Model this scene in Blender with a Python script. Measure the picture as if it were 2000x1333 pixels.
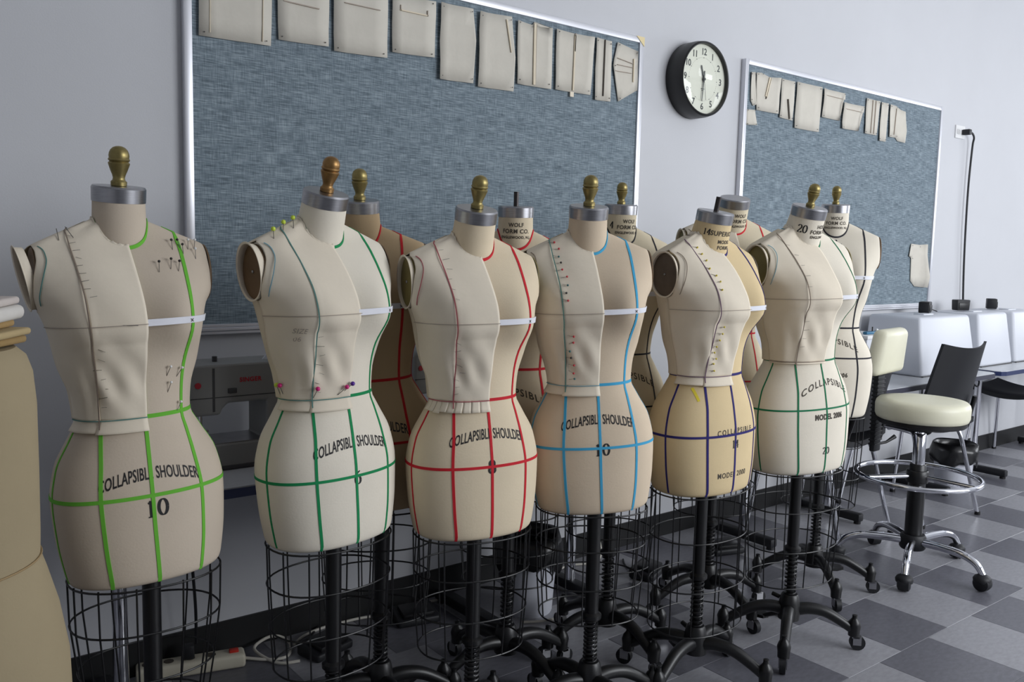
import bpy, bmesh, math, random
import numpy as np
from mathutils import Vector, Matrix

for o in list(bpy.data.objects):
    bpy.data.objects.remove(o, do_unlink=True)
SC = bpy.context.scene
COL = SC.collection
PI = math.pi
rng = random.Random(7)

# ------------------------------------------------------------------ camera
CAM_POS = Vector((0.0, -2.55, 1.25))
YAW, PITCH, ROLL, FOC = 0.66474, 0.10385, 0.02328, 1700.0
_f = Vector((math.sin(YAW) * math.cos(PITCH), math.cos(YAW) * math.cos(PITCH), -math.sin(PITCH)))
_r = Vector((math.cos(YAW), -math.sin(YAW), 0.0))
_u = _r.cross(_f)
_r2 = _r * math.cos(ROLL) + _u * math.sin(ROLL)
_u2 = -_r * math.sin(ROLL) + _u * math.cos(ROLL)
cd = bpy.data.cameras.new('camera')
cam = bpy.data.objects.new('camera', cd)
COL.objects.link(cam)
m = Matrix((_r2, _u2, -_f)).transposed().to_4x4()
m.translation = CAM_POS
cam.matrix_world = m
cd.sensor_width = 36.0
cd.lens = 36.0 * FOC / 2000.0
cd.clip_start = 0.05
SC.camera = cam

# ------------------------------------------------------------------ light
SC.view_settings.view_transform = 'Standard'
SC.view_settings.look = 'None'
SC.view_settings.gamma = 1.0
SC.view_settings.exposure = 0.10
SC.view_settings.use_curve_mapping = False
w = bpy.data.worlds.new('sky')
SC.world = w
w.use_nodes = True
w.node_tree.nodes['Background'].inputs[0].default_value = (0.80, 0.89, 1.0, 1)
w.node_tree.nodes['Background'].inputs[1].default_value = 1.2

def area(name, loc, target, sx, sy, power, col):
    d = bpy.data.lights.new(name, 'AREA')
    d.shape = 'RECTANGLE'; d.size = sx; d.size_y = sy; d.energy = power; d.color = col
    o = bpy.data.objects.new(name, d); COL.objects.link(o)
    o.location = loc
    o.rotation_euler = (Vector(target) - Vector(loc)).to_track_quat('-Z', 'Y').to_euler()
    return o
# daylight coming through the window band of the wall behind the camera, and the side window
area('window_daylight', (4.3, -4.72, 1.95), (4.0, 0, 1.5), 3.4, 1.45, 138, (0.945, 0.968, 1.0))
area('side_window_daylight', (8.95, -2.4, 1.90), (0.0, -1.8, 1.2), 2.6, 1.5, 60, (0.94, 0.965, 1.0))

# ------------------------------------------------------------------ helpers
def lin(c):
    return tuple(((v / 255.0) / 12.92 if v / 255.0 <= 0.04045 else ((v / 255.0 + 0.055) / 1.055) ** 2.4) for v in c)

MATS = {}
def mat(name, rgb, rough=0.6, metal=0.0, var=0.0, vscale=8.0, bump=0.0, bscale=120.0, stretch=None,
        spec=0.5, rgb2=None, weave=0.0, wscale=700.0, objrand=0.0, coat=0.0):
    if name in MATS:
        return MATS[name]
    M = bpy.data.materials.new(name); M.use_nodes = True
    nt = M.node_tree; N = nt.nodes; L = nt.links
    b = N['Principled BSDF']
    c = lin(rgb)
    b.inputs['Base Color'].default_value = (*c, 1)
    b.inputs['Roughness'].default_value = rough
    b.inputs['Metallic'].default_value = metal
    b.inputs['Specular IOR Level'].default_value = spec
    if coat: b.inputs['Coat Weight'].default_value = coat
    tc = N.new('ShaderNodeTexCoord')
    src = tc.outputs['Object']
    if stretch:
        mp = N.new('ShaderNodeMapping'); mp.inputs['Scale'].default_value = stretch
        L.new(src, mp.inputs[0]); src = mp.outputs[0]
    if var > 0:
        nz = N.new('ShaderNodeTexNoise'); nz.inputs['Scale'].default_value = vscale
        nz.inputs['Detail'].default_value = 5; nz.inputs['Roughness'].default_value = 0.6
        L.new(src, nz.inputs['Vector'])
        mx = N.new('ShaderNodeMix'); mx.data_type = 'RGBA'
        c2 = lin(rgb2) if rgb2 else tuple(v * (1 - var) for v in c)
        c1 = c if rgb2 else tuple(min(1, v * (1 + var * 0.6)) for v in c)
        mr = N.new('ShaderNodeMapRange'); mr.inputs[1].default_value = 0.32; mr.inputs[2].default_value = 0.68
        L.new(nz.outputs['Fac'], mr.inputs[0])
        L.new(mr.outputs[0], mx.inputs[0])
        mx.inputs[6].default_value = (*c1, 1); mx.inputs[7].default_value = (*c2, 1)
        out = mx.outputs[2]
        if objrand > 0:
            oi = N.new('ShaderNodeObjectInfo')
            hs = N.new('ShaderNodeHueSaturation')
            m2 = N.new('ShaderNodeMapRange'); m2.inputs[3].default_value = 1 - objrand; m2.inputs[4].default_value = 1 + objrand
            L.new(oi.outputs['Random'], m2.inputs[0]); L.new(m2.outputs[0], hs.inputs['Value'])
            L.new(out, hs.inputs['Color']); out = hs.outputs[0]
        L.new(out, b.inputs['Base Color'])
    hgt = None
    if bump > 0:
        n2 = N.new('ShaderNodeTexNoise'); n2.inputs['Scale'].default_value = bscale; n2.inputs['Detail'].default_value = 3
        L.new(src, n2.inputs['Vector'])
        bp = N.new('ShaderNodeBump'); bp.inputs['Strength'].default_value = bump; bp.inputs['Distance'].default_value = 0.002
        L.new(n2.outputs['Fac'], bp.inputs['Height'])
        hgt = bp
        L.new(bp.outputs[0], b.inputs['Normal'])
    if weave > 0:
        w1 = N.new('ShaderNodeTexWave'); w1.bands_direction = 'X'; w1.inputs['Scale'].default_value = wscale; w1.inputs['Distortion'].default_value = 1.0
        w2 = N.new('ShaderNodeTexWave'); w2.bands_direction = 'Z'; w2.inputs['Scale'].default_value = wscale; w2.inputs['Distortion'].default_value = 1.0
        L.new(tc.outputs['Object'], w1.inputs['Vector']); L.new(tc.outputs['Object'], w2.inputs['Vector'])
        ad = N.new('ShaderNodeMath'); ad.operation = 'ADD'
        L.new(w1.outputs['Fac'], ad.inputs[0]); L.new(w2.outputs['Fac'], ad.inputs[1])
        bp2 = N.new('ShaderNodeBump'); bp2.inputs['Strength'].default_value = weave; bp2.inputs['Distance'].default_value = 0.0006
        L.new(ad.outputs[0], bp2.inputs['Height'])
        if hgt: L.new(hgt.outputs[0], bp2.inputs['Normal'])
        L.new(bp2.outputs[0], b.inputs['Normal'])
    MATS[name] = M
    return M

class MB:
    """collects geometry for one mesh"""
    def __init__(s): s.v = []; s.f = []
    def add(s, vs, fs):
        k = len(s.v); s.v.extend([tuple(p) for p in vs]); s.f.extend([tuple(i + k for i in f) for f in fs]); return s
    def box(s, x0, x1, y0, y1, z0, z1):
        return s.add([(x0,y0,z0),(x1,y0,z0),(x1,y1,z0),(x0,y1,z0),(x0,y0,z1),(x1,y0,z1),(x1,y1,z1),(x0,y1,z1)],
                     [(3,2,1,0),(4,5,6,7),(0,1,5,4),(1,2,6,5),(2,3,7,6),(3,0,4,7)])
    def rbox(s, x0, x1, y0, y1, z0, z1, r=0.01, seg=3):
        bm = bmesh.new(); bmesh.ops.create_cube(bm, size=1)
        for v in bm.verts:
            v.co = Vector(((x0+x1)/2 + v.co.x*(x1-x0), (y0+y1)/2 + v.co.y*(y1-y0), (z0+z1)/2 + v.co.z*(z1-z0)))
        bmesh.ops.bevel(bm, geom=bm.edges[:], offset=r, segments=seg, affect='EDGES', profile=0.5)
        bm.verts.index_update()
        s.add([v.co for v in bm.verts], [[v.index for v in f.verts] for f in bm.faces]); bm.free(); return s
    def tube(s, path, r, n=8, closed=False, cap=True):
        P = [Vector(p) for p in path]; k = len(P)
        rs = r if isinstance(r, (list, tuple)) else [r] * k
        prev = None; vs = []; fs = []
        for i in range(k):
            a = P[(i-1) % k] if (closed or i > 0) else P[0]
            c = P[(i+1) % k] if (closed or i < k-1) else P[-1]
            t = (c - a).normalized()
            if prev is None:
                up = Vector((0,0,1)) if abs(t.z) < 0.9 else Vector((1,0,0))
                n1 = t.cross(up).normalized()
            else:
                n1 = (prev - t * prev.dot(t)).normalized()
            prev = n1; n2 = t.cross(n1)
            for j in range(n):
                a_ = 2*PI*j/n
                vs.append(P[i] + (n1*math.cos(a_) + n2*math.sin(a_)) * rs[i])
        rings = k if closed else k-1
        for i in range(rings):
            i2 = (i+1) % k
            for j in range(n):
                fs.append((i*n+j, i*n+(j+1) % n, i2*n+(j+1) % n, i2*n+j))
        if cap and not closed:
            fs.append(tuple(range(n-1, -1, -1))); fs.append(tuple((k-1)*n+j for j in range(n)))
        return s.add(vs, fs)
    def lathe(s, prof, n=24, M=None):
        vs = []; fs = []; k = len(prof)
        for (r, z) in prof:
            for j in range(n):
                a = 2*PI*j/n; p = Vector((r*math.cos(a), r*math.sin(a), z))
                vs.append(M @ p if M else p)
        for i in range(k-1):
            for j in range(n):
                fs.append((i*n+j, i*n+(j+1) % n, (i+1)*n+(j+1) % n, (i+1)*n+j))
        if prof[0][0] > 1e-6: fs.append(tuple(range(n-1, -1, -1)))
        if prof[-1][0] > 1e-6: fs.append(tuple((k-1)*n+j for j in range(n)))
        return s.add(vs, fs)
    def cyl(s, a, b, r, n=16): return s.tube([a, b], r, n)
    def sphere(s, c, r, n=10, sq=(1,1,1)):
        pr = [(math.sin(PI*i/n), -math.cos(PI*i/n)) for i in range(n+1)]
        M = Matrix.Translation(Vector(c)) @ Matrix.Diagonal((r*sq[0], r*sq[1], r*sq[2], 1))
        return s.lathe([(max(a, 1e-7), b) for a, b in pr], n*2, M)
    def prism(s, poly, y0, y1):
        """polygon in x,z extruded from y0 to y1"""
        k = len(poly)
        vs = [(x, y0, z) for x, z in poly] + [(x, y1, z) for x, z in poly]
        fs = [tuple(range(k)), tuple(range(2*k-1, k-1, -1))] + [(i, i+k, (i+1) % k + k, (i+1) % k) for i in range(k)]
        return s.add(vs, fs)
    def mesh(s, name, material, smooth=True, angle=40):
        me = bpy.data.meshes.new(name)
        me.from_pydata(s.v, [], s.f)
        bm = bmesh.new(); bm.from_mesh(me); bmesh.ops.recalc_face_normals(bm, faces=bm.faces[:]); bm.to_mesh(me); bm.free()
        me.materials.append(material)
        if smooth:
            me.shade_smooth()
            try: me.set_sharp_from_angle(angle=math.radians(angle))
            except Exception: pass
        return me
    def build(s, name, material, parent=None, smooth=True, angle=40):
        return link(name, s.mesh(name, material, smooth, angle), parent)

def link(name, me, parent=None):
    o = bpy.data.objects.new(name, me); COL.objects.link(o)
    if parent is not None: o.parent = parent
    return o
def empty(name, loc=(0,0,0), rz=0.0):
    o = bpy.data.objects.new(name, None); COL.objects.link(o)
    o.location = loc; o.rotation_euler = (0,0,rz); o.empty_display_size = 0.1
    return o
def tag(o, label=None, cat=None, group=None, kind=None):
    if label: o['label'] = label
    if cat: o['category'] = cat
    if group: o['group'] = group
    if kind: o['kind'] = kind
    return o
def copy_tree(o, parent=None):
    c = o.copy(); COL.objects.link(c)
    c.parent = parent
    for ch in list(o.children): copy_tree(ch, c)
    return c
def struct(o): o['kind'] = 'structure'; return o

_txt = {}
def text2d(body, size=1.0, bold=0.0, space=1.0):
    """flat triangles of a piece of lettering, centred on the origin: verts (u,v), faces"""
    key = (body, size, bold, space)
    if key in _txt: return _txt[key]
    c = bpy.data.curves.new('t', 'FONT'); c.body = body; c.size = size; c.offset = bold; c.space_character = space
    c.align_x = 'CENTER'; c.align_y = 'CENTER'; c.resolution_u = 3
    o = bpy.data.objects.new('t', c); COL.objects.link(o)
    dg = bpy.context.evaluated_depsgraph_get(); dg.update()
    me = o.evaluated_get(dg).to_mesh()
    V = [(v.co.x, v.co.y) for v in me.vertices]; F = [tuple(p.vertices) for p in me.polygons]
    o.evaluated_get(dg).to_mesh_clear()
    bpy.data.objects.remove(o); bpy.data.curves.remove(c)
    _txt[key] = (V, F)
    return V, F

def ribbon2d(path, thin, thick):
    V = []; F = []; k = len(path)
    for i in range(k):
        a = path[max(i-1, 0)]; b = path[min(i+1, k-1)]
        dx, dy = b[0]-a[0], b[1]-a[1]; l = math.hypot(dx, dy) or 1
        w_ = (thin + (thick-thin) * abs(dy/l) ** 1.5) / 2
        nx, ny = -dy/l*w_, dx/l*w_
        V += [(path[i][0]+nx, path[i][1]+ny), (path[i][0]-nx, path[i][1]-ny)]
    for i in range(k-1): F.append((2*i, 2*i+1, 2*i+3, 2*i+2))
    return V, F
def ell(cx, cy, rx, ry, a0=0, a1=360, n=28):
    return [(cx+rx*math.cos(math.radians(a0+(a1-a0)*i/n)), cy+ry*math.sin(math.radians(a0+(a1-a0)*i/n))) for i in range(n+1)]
def digit(ch):
    t, T = 0.06, 0.18
    S = {'0': [ell(0, .5, .24, .46)],
         '1': [[(0,.03),(0,.25),(0,.6),(0,.96)], [(-.17,.02),(.17,.02)], [(-.15,.82),(-.05,.87),(.0,.95)]],
         '2': [ell(-.01,.72,.21,.25,170,-40), [(.15,.56),(-.22,.05)], [(-.23,.04),(.24,.04)], [(.24,.02),(.25,.2)]],
         '4': [[(.08,.03),(.08,.4),(.08,.96)], [(.05,.93),(-.27,.3)], [(-.28,.29),(.27,.29)], [(-.06,.02),(.22,.02)]],
         '6': [ell(0,.3,.22,.28), ell(.22,.35,.44,.6,95,185)],
         '8': [ell(0,.26,.24,.24), ell(0,.73,.19,.23)]}[ch]
    V = []; F = []
    for p in S:
        v, f = ribbon2d(p, t*1.2, T); k = len(V); V += v; F += [tuple(i+k for i in q) for q in f]
    return V, F
def number2d(s, size):
    V = []; F = []; n = len(s)
    for i, ch in enumerate(s):
        v, f = digit(ch); k = len(V); cx = (i-(n-1)/2)*0.66
        V += [((x+cx)*size, (y-.5)*size) for x, y in v]; F += [tuple(j+k for j in q) for q in f]
    return V, F

def flat_print(name, V, F, fn, material, parent, label=None):
    me = bpy.data.meshes.new(name)
    me.from_pydata([tuple(fn(u, v)) for u, v in V], [], F); me.materials.append(material)
    o = link(name, me, parent)
    if label: o['label'] = label
    return o

def pchip(xs, ys):
    xs = np.array(xs, float); ys = np.array(ys, float)
    h = np.diff(xs); d = np.diff(ys)/h; m_ = np.zeros(len(xs))
    m_[0] = d[0]; m_[-1] = d[-1]
    for i in range(1, len(xs)-1):
        if d[i-1]*d[i] > 0:
            w1 = 2*h[i]+h[i-1]; w2 = h[i]+2*h[i-1]
            m_[i] = (w1+w2)/(w1/d[i-1]+w2/d[i])
    def f(x):
        x = min(max(x, xs[0]), xs[-1]); i = min(int(np.searchsorted(xs, x, 'right'))-1, len(xs)-2); i = max(i, 0)
        t = (x-xs[i])/h[i]
        return float((2*t**3-3*t**2+1)*ys[i]+(t**3-2*t**2+t)*h[i]*m_[i]+(-2*t**3+3*t**2)*ys[i+1]+(t**3-t**2)*h[i]*m_[i+1])
    return f

# ------------------------------------------------------------------ materials
M_wall = mat('painted_wall', (199,200,204), 0.75, var=0.03, vscale=1.2, bump=0.12, bscale=220)
M_white = mat('white_paint', (225,225,225), 0.6)
M_base = mat('black_rubber', (11,11,13), 0.55)
M_tileL = mat('light_vinyl_tile', (148,148,154), 0.34, var=0.14, vscale=34, stretch=(1.0,2.2,1), objrand=0.04, rgb2=None, bump=0.06, bscale=60)
M_tileD = mat('dark_vinyl_tile', (102,102,110), 0.32, var=0.18, vscale=34, stretch=(1.0,2.2,1), objrand=0.05, bump=0.06, bscale=60)
M_alu = mat('aluminium_frame', (215,216,222), 0.38, 0.55)
M_steel = mat('brushed_steel', (166,166,170), 0.30, 1.0, var=0.14, vscale=30, stretch=(1,1,40))
M_chrome = mat('chrome', (225,226,232), 0.09, 1.0)
M_brass = mat('aged_brass', (150,136,88), 0.40, 0.8, var=0.25, vscale=40)
M_brass2 = mat('copper_brass', (152,118,74), 0.40, 0.8, var=0.25, vscale=40)
M_black = mat('black_enamel', (14,14,16), 0.40)
M_matte = mat('black_plastic', (18,19,24), 0.55, bump=0.1, bscale=300)
M_navy = mat('navy_edging', (34,46,88), 0.45)
M_char = mat('charcoal_edging', (58,58,72), 0.5)
M_lam = mat('grey_laminate', (190,192,196), 0.35, var=0.04, vscale=60)
M_muslin = mat('muslin', (232,221,202), 0.9, var=0.03, vscale=14, bump=0.2, bscale=60, spec=0.15, weave=0.10, wscale=420)
M_muslin2 = mat('muslin_natural', (222,210,188), 0.9, var=0.04, vscale=14, bump=0.2, bscale=60, spec=0.15, weave=0.10, wscale=420)
M_sample = mat('pinned_muslin', (206,201,190), 0.9, var=0.04, vscale=14, bump=0.2, bscale=60, spec=0.15)
M_pencil = mat('pencil_line', (172,160,148), 0.9)
M_twill = mat('white_twill', (232,233,240), 0.85, spec=0.2, weave=0.3, wscale=500)
M_ink = mat('black_ink', (28,27,30), 0.7)
M_inkgrey = mat('worn_ink', (72,66,58), 0.8)
M_cream = mat('cream_vinyl', (222,219,196), 0.42, var=0.02, vscale=20, bump=0.1, bscale=160)
M_cover = mat('white_hard_cover', (204,207,215), 0.45, bump=0.08, bscale=200)
M_machine = mat('grey_machine', (138,138,136), 0.42)
M_machdark = mat('dark_machine', (60,60,62), 0.5)
M_pin = mat('pin_steel', (150,148,145), 0.25, 1.0)
M_cord = mat('white_cord', (196,192,182), 0.5)
M_bag = mat('black_bag', (16,16,18), 0.3, bump=0.6, bscale=40)

# ------------------------------------------------------------------ room shell
X0, X1, YB, ZC = -1.6, 9.0, -4.8, 3.0
o = struct(MB().box(X0, X1, YB, 0.1, -0.06, -0.003).build('floor', None, smooth=False)); 
# slab seen beyond the laid tiles
def slab_material():
    M = bpy.data.materials.new('vinyl_floor'); M.use_nodes = True
    nt = M.node_tree; b = nt.nodes['Principled BSDF']; b.inputs['Roughness'].default_value = 0.34
    tc = nt.nodes.new('ShaderNodeTexCoord'); br = nt.nodes.new('ShaderNodeTexBrick')
    br.inputs['Color1'].default_value = (*lin((103,102,107)), 1); br.inputs['Color2'].default_value = (*lin((162,161,164)), 1)
    br.inputs['Mortar'].default_value = (*lin((84,84,88)), 1)
    br.inputs['Scale'].default_value = 1.0; br.inputs['Brick Width'].default_value = 0.305; br.inputs['Row Height'].default_value = 0.305
    br.inputs['Mortar Size'].default_value = 0.0006
    nt.links.new(tc.outputs['Object'], br.inputs['Vector']); nt.links.new(br.outputs['Color'], b.inputs['Base Color'])
    return M
o.data.materials.clear(); o.data.materials.append(slab_material())
FLOOR = o
T = 0.3053
def tile_mesh(nm, M):
    h = T/2-0.0004; b = 0.0008
    mb = MB()
    mb.add([(-h,-h,-.003),(h,-h,-.003),(h,h,-.003),(-h,h,-.003),(-h,-h,-b),(h,-h,-b),(h,h,-b),(-h,h,-b),
            (-h+b,-h+b,0),(h-b,-h+b,0),(h-b,h-b,0),(-h+b,h-b,0)],
           [(0,1,5,4),(1,2,6,5),(2,3,7,6),(3,0,4,7),(4,5,9,8),(5,6,10,9),(6,7,11,10),(7,4,8,11),(8,9,10,11)])
    return mb.mesh(nm, M, smooth=False)
tl, td = tile_mesh('tile', M_tileL), tile_mesh('tile', M_tileD)
ROW0 = -2.55 + 4.33*T
for k in range(-4, 4):
    offs = 0.69 if k % 2 == 0 else (0.25 if k < 0 else 0.35)
    for i in range(-3, 27):
        xx = (i + offs + 0.5) * T
        light = (i % 2 == 1)
        y_c = ROW0 + (k+0.5)*T
        if y_c + T/2 > 0.005: continue
        t_ = link('tile', tl if light else td, FLOOR); t_.location = (xx, y_c, 0)
struct(MB().box(X0, X1, 0, 0.12, -0.06, ZC).build('wall_front', M_wall, smooth=False))
struct(MB().box(X0-0.12, X0, YB, 0.12, -0.06, ZC).build('wall_left', M_wall, smooth=False))
def wall_with_window(name, wn, along_x, c, a0, a1, w0, w1, z0, z1, t):
    mb = MB(); fr = MB()
    def bx(m_, p0, p1, d0, d1, q0, q1):
        if along_x: m_.box(p0, p1, c+min(d0, d1), c+max(d0, d1), q0, q1)
        else: m_.box(c+min(d0, d1), c+max(d0, d1), p0, p1, q0, q1)
    bx(mb, a0, w0, 0, t, -.06, ZC); bx(mb, w1, a1, 0, t, -.06, ZC); bx(mb, w0, w1, 0, t, -.06, z0); bx(mb, w0, w1, 0, t, z1, ZC)
    struct(mb.build(name, M_wall, smooth=False))
    for k in range(4):
        p = w0+(w1-w0-.04)*k/3; bx(fr, p, p+.04, t*.4, t*.7, z0, z1)
    bx(fr, w0, w1, t*.4, t*.7, z0, z0+.04); bx(fr, w0, w1, t*.4, t*.7, z1-.04, z1)
    struct(fr.build(wn, M_alu, smooth=False))
wall_with_window('wall_back', 'window_1', True, YB, X0-.12, X1+.12, 2.5, 6.1, 1.15, 2.75, -.12)
wall_with_window('wall_right', 'window_2', False, X1, YB, .12, -3.8, -1.0, 1.1, 2.7, .12)
struct(MB().box(X0-.12, X1+.12, YB-.12, 0.12, ZC, ZC+.1).build('ceiling', M_white, smooth=False))
struct(MB().box(X0, X1, -0.008, 0.0, 0.0, 0.10).build('baseboard_front', M_base, smooth=False))

# ------------------------------------------------------------------ pin boards
def fabric_board_material():
    M = bpy.data.materials.new('blue_tweed'); M.use_nodes = True
    nt = M.node_tree; N = nt.nodes; L = nt.links; b = N['Principled BSDF']; b.inputs['Roughness'].default_value = 0.92
    b.inputs['Specular IOR Level'].default_value = 0.15
    tc = N.new('ShaderNodeTexCoord')
    def noise(sc, det=4):
        mp = N.new('ShaderNodeMapping'); mp.inputs['Scale'].default_value = sc; L.new(tc.outputs['Object'], mp.inputs[0])
        n = N.new('ShaderNodeTexNoise'); n.inputs['Scale'].default_value = 1.0; n.inputs['Detail'].default_value = det
        L.new(mp.outputs[0], n.inputs['Vector']); return n.outputs['Fac']
    a = noise((22, 1, 330)); c = noise((330, 1, 26)); d = noise((6, 1, 30), 2)
    def math_(op, p, q):
        n = N.new('ShaderNodeMath'); n.operation = op
        for i, t in enumerate((p, q)):
            if isinstance(t, float): n.inputs[i].default_value = t
            else: L.new(t, n.inputs[i])
        return n.outputs[0]
    s = math_('ADD', math_('MULTIPLY', a, 0.55), math_('ADD', math_('MULTIPLY', c, 0.30), math_('MULTIPLY', d, 0.15)))
    r = N.new('ShaderNodeValToRGB'); L.new(s, r.inputs[0])
    e = r.color_ramp.elements
    e[0].position = 0.36; e[0].color = (*lin((84,95,104)), 1)
    e[1].position = 0.62; e[1].color = (*lin((150,163,171)), 1)
    mid = e.new(0.49); mid.color = (*lin((116,129,138)), 1)
    L.new(r.outputs[0], b.inputs['Base Color'])
    bp = N.new('ShaderNodeBump'); bp.inputs['Strength'].default_value = 0.35; bp.inputs['Distance'].default_value = 0.001
    L.new(s, bp.inputs['Height']); L.new(bp.outputs[0], b.inputs['Normal'])
    return M
M_tweed = fabric_board_material()
def pin_board(x0, x1, z0, z1, label):
    r = empty('pin_board', (x0, 0, z0)); tag(r, label, 'pin board')
    W_, H_ = x1-x0, z1-z0; f = 0.024
    MB().box(0.006, W_-0.006, -0.018, -0.002, 0.006, H_-0.006).build('fabric_panel', M_tweed, r, smooth=False)
    MB().rbox(0, f, -0.026, 0, 0, H_, .003, 2).build('frame_side', M_alu, r)
    MB().rbox(W_-f, W_, -0.026, 0, 0, H_, .003, 2).build('frame_side', M_alu, r)
    MB().rbox(f, W_-f, -0.026, 0, H_-f, H_, .003, 2).build('frame_top', M_alu, r)
    mb = MB()
    for i in range(3): mb.rbox(f, W_-f, -0.026-0.003*(i % 2), 0, i*0.010, i*0.010+0.0102, .002, 1)
    mb.build('frame_bottom', M_alu, r)
    return r
B1 = pin_board(0.800, 2.618, 0.985, 2.112, 'large blue tweed pin board behind the dress forms, left of the clock')
MB().add([(1.772,-.0275,1.127),(1.818,-.0275,1.127),(1.818,-.0275,1.09)], [(0,1,2)]).add(
    [(1.772,-.0265,1.127),(1.818,-.0265,1.127),(1.818,-.0265,1.09)], [(0,1,2)]).build('corner_tab', mat('yellowed_tab', (226,208,160), .6), B1, smooth=False)
B2 = pin_board(3.272, 5.098, 0.970, 2.130, 'blue tweed pin board right of the clock')

def sample(poly, label, group, y=-0.020, fold=None, lines=(), pins=True, curl=0.006, flap=None):
    """one piece of muslin pinned to a board: polygon in x,z"""
    xs = [p[0] for p in poly]; zs = [p[1] for p in poly]
    cx, cz = sum(xs)/len(xs), sum(zs)/len(zs)
    bm = bmesh.new()
    vs = [bm.verts.new((x-cx, 0, z-cz)) for x, z in poly]
    f = bm.faces.new(vs)
    bmesh.ops.triangulate(bm, faces=[f])
    bmesh.ops.subdivide_edges(bm, edges=bm.edges[:], cuts=3, use_grid_fill=True)
    bmesh.ops.triangulate(bm, faces=bm.faces[:])
    hw = (max(xs)-min(xs))/2
    ph = rng.random()*6
    for v in bm.verts:
        u = v.co.x/hw; wv = 0.0015*math.sin(u*5+ph)*math.cos(v.co.z*25+ph)
        e = max(0, abs(u)-0.55)/0.45
        v.co.y = -0.003 + wv*0.6 - curl*e*e*(0.4+0.6*abs(math.sin(v.co.z*18+ph)))
    me = bpy.data.meshes.new('fabric_sample'); bm.to_mesh(me); bm.free()
    me.materials.append(M_sample); me.shade_smooth()
    o = link('fabric_sample', me); o.location = (cx, y, cz)
    md = o.modifiers.new('thick', 'SOLIDIFY'); md.thickness = 0.0015; md.offset = 0
    tag(o, label, 'fabric sample', group)
    for (p, q, wd, mt) in lines:     # stitched folds, pleats and drawn lines
        p = Vector((p[0]-cx, -0.009, p[1]-cz)); q = Vector((q[0]-cx, -0.009, q[1]-cz))
        d = (q-p); n = Vector((-d.z, 0, d.x)).normalized()*wd/2
        mb = MB(); mb.add([p-n, p+n, q+n, q-n, p-n+Vector((0,.004,0)), p+n+Vector((0,.004,0)), q+n+Vector((0,.004,0)), q-n+Vector((0,.004,0))],
                          [(0,1,2,3),(4,5,6,7),(0,1,5,4),(1,2,6,5),(2,3,7,6),(3,0,4,7)])
        mb.build('fold' if mt is M_muslin2 else 'seam_line', mt, o, smooth=False)
    if pins:
        for x, z in poly[:2] + poly[-2:]:
            px = (x-cx)*0.86; pz = (z-cz)*0.9
            MB().sphere((px, -0.0095, pz), 0.0022, 4).build('pin', M_pin, o)
    return o
G1 = 'muslin samples pinned on the large board'
G2 = 'muslin samples pinned on the right board'
Lm = M_muslin2
sample([(0.843,2.05),(1.056,2.055),(1.052,1.832),(0.841,1.828)], 'wide muslin square at the left end of the large board', G1, lines=[((.875,2.05),(.872,1.84),.002,M_muslin2),((1.03,2.05),(1.026,1.84),.002,M_muslin2)])
sample([(1.07,2.055),(1.238,2.06),(1.236,1.859),(1.075,1.854)], 'second muslin square from the left on the large board', G1, lines=[((1.09,1.968),(1.205,1.965),.003,M_pencil)])
sample([(1.252,2.058),(1.442,2.062),(1.441,1.856),(1.254,1.849)], 'third muslin square from the left, with one slanted welt line', G1, lines=[((1.29,2.0),(1.415,1.999),.0025,M_pencil)])
sample([(1.458,2.06),(1.624,2.065),(1.621,1.884),(1.459,1.877)], 'small muslin square with a patch pocket, fourth from the left', G1, lines=[((1.49,2.03),(1.49,2.012),.0025,M_pencil),((1.592,2.03),(1.592,2.012),.0025,M_pencil),((1.488,2.014),(1.594,2.014),.004,M_muslin2)])
sample([(1.642,2.067),(1.778,2.071),(1.791,1.965),(1.783,1.822),(1.64,1.817)], 'tall plain muslin panel with bowed right side, fifth on the large board', G1)
sample([(1.802,2.067),(1.946,2.074),(1.964,1.936),(1.96,1.817),(1.8,1.813)], 'tall muslin panel slanting out at the right, sixth on the large board', G1, lines=[((1.92,2.06),(1.945,1.95),.004,M_muslin2)])
sample([(1.97,2.067),(2.04,2.062),(2.05,2.075),(2.062,2.06),(2.133,2.066),(2.134,1.847),(1.974,1.846)], 'muslin sample with a centre pleat, seventh on the large board', G1, lines=[((2.05,2.068),(2.052,1.852),.010,M_muslin2),((2.057,2.066),(2.058,1.852),.002,M_pencil)])
sample([(2.153,2.068),(2.245,2.066),(2.344,2.069),(2.333,1.851),(2.154,1.849)], 'muslin sample with a notched top dart and small tab below', G1, lines=[((2.248,2.066),(2.246,2.0),.005,M_pencil),((2.246,2.06),(2.242,1.856),.006,M_muslin2),((2.236,1.85),(2.236,1.832),.018,M_muslin)])
sample([(2.356,2.071),(2.437,2.068),(2.438,1.839),(2.354,1.836)], 'narrow muslin strip with a centre slit, ninth on the large board', G1, lines=[((2.401,2.068),(2.399,1.855),.004,M_inkgrey)])
sample([(2.471,2.071),(2.585,2.053),(2.562,1.97),(2.587,1.901),(2.485,1.845),(2.448,1.98)], 'fan-shaped gathered muslin sample at the right corner of the large board', G1, lines=[((2.562,2.02),(2.562,1.93),.005,M_muslin2),((2.47,1.985),(2.555,1.985),.002,M_pencil),((2.46,1.96),(2.552,1.962),.002,M_pencil),((2.47,2.01),(2.556,2.0),.002,M_pencil)])
sample([(3.313,2.075),(3.346,2.08),(3.36,1.937),(3.34,1.929),(3.321,1.95)], 'thin folded muslin strip at the left of the right board', G2)
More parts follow.
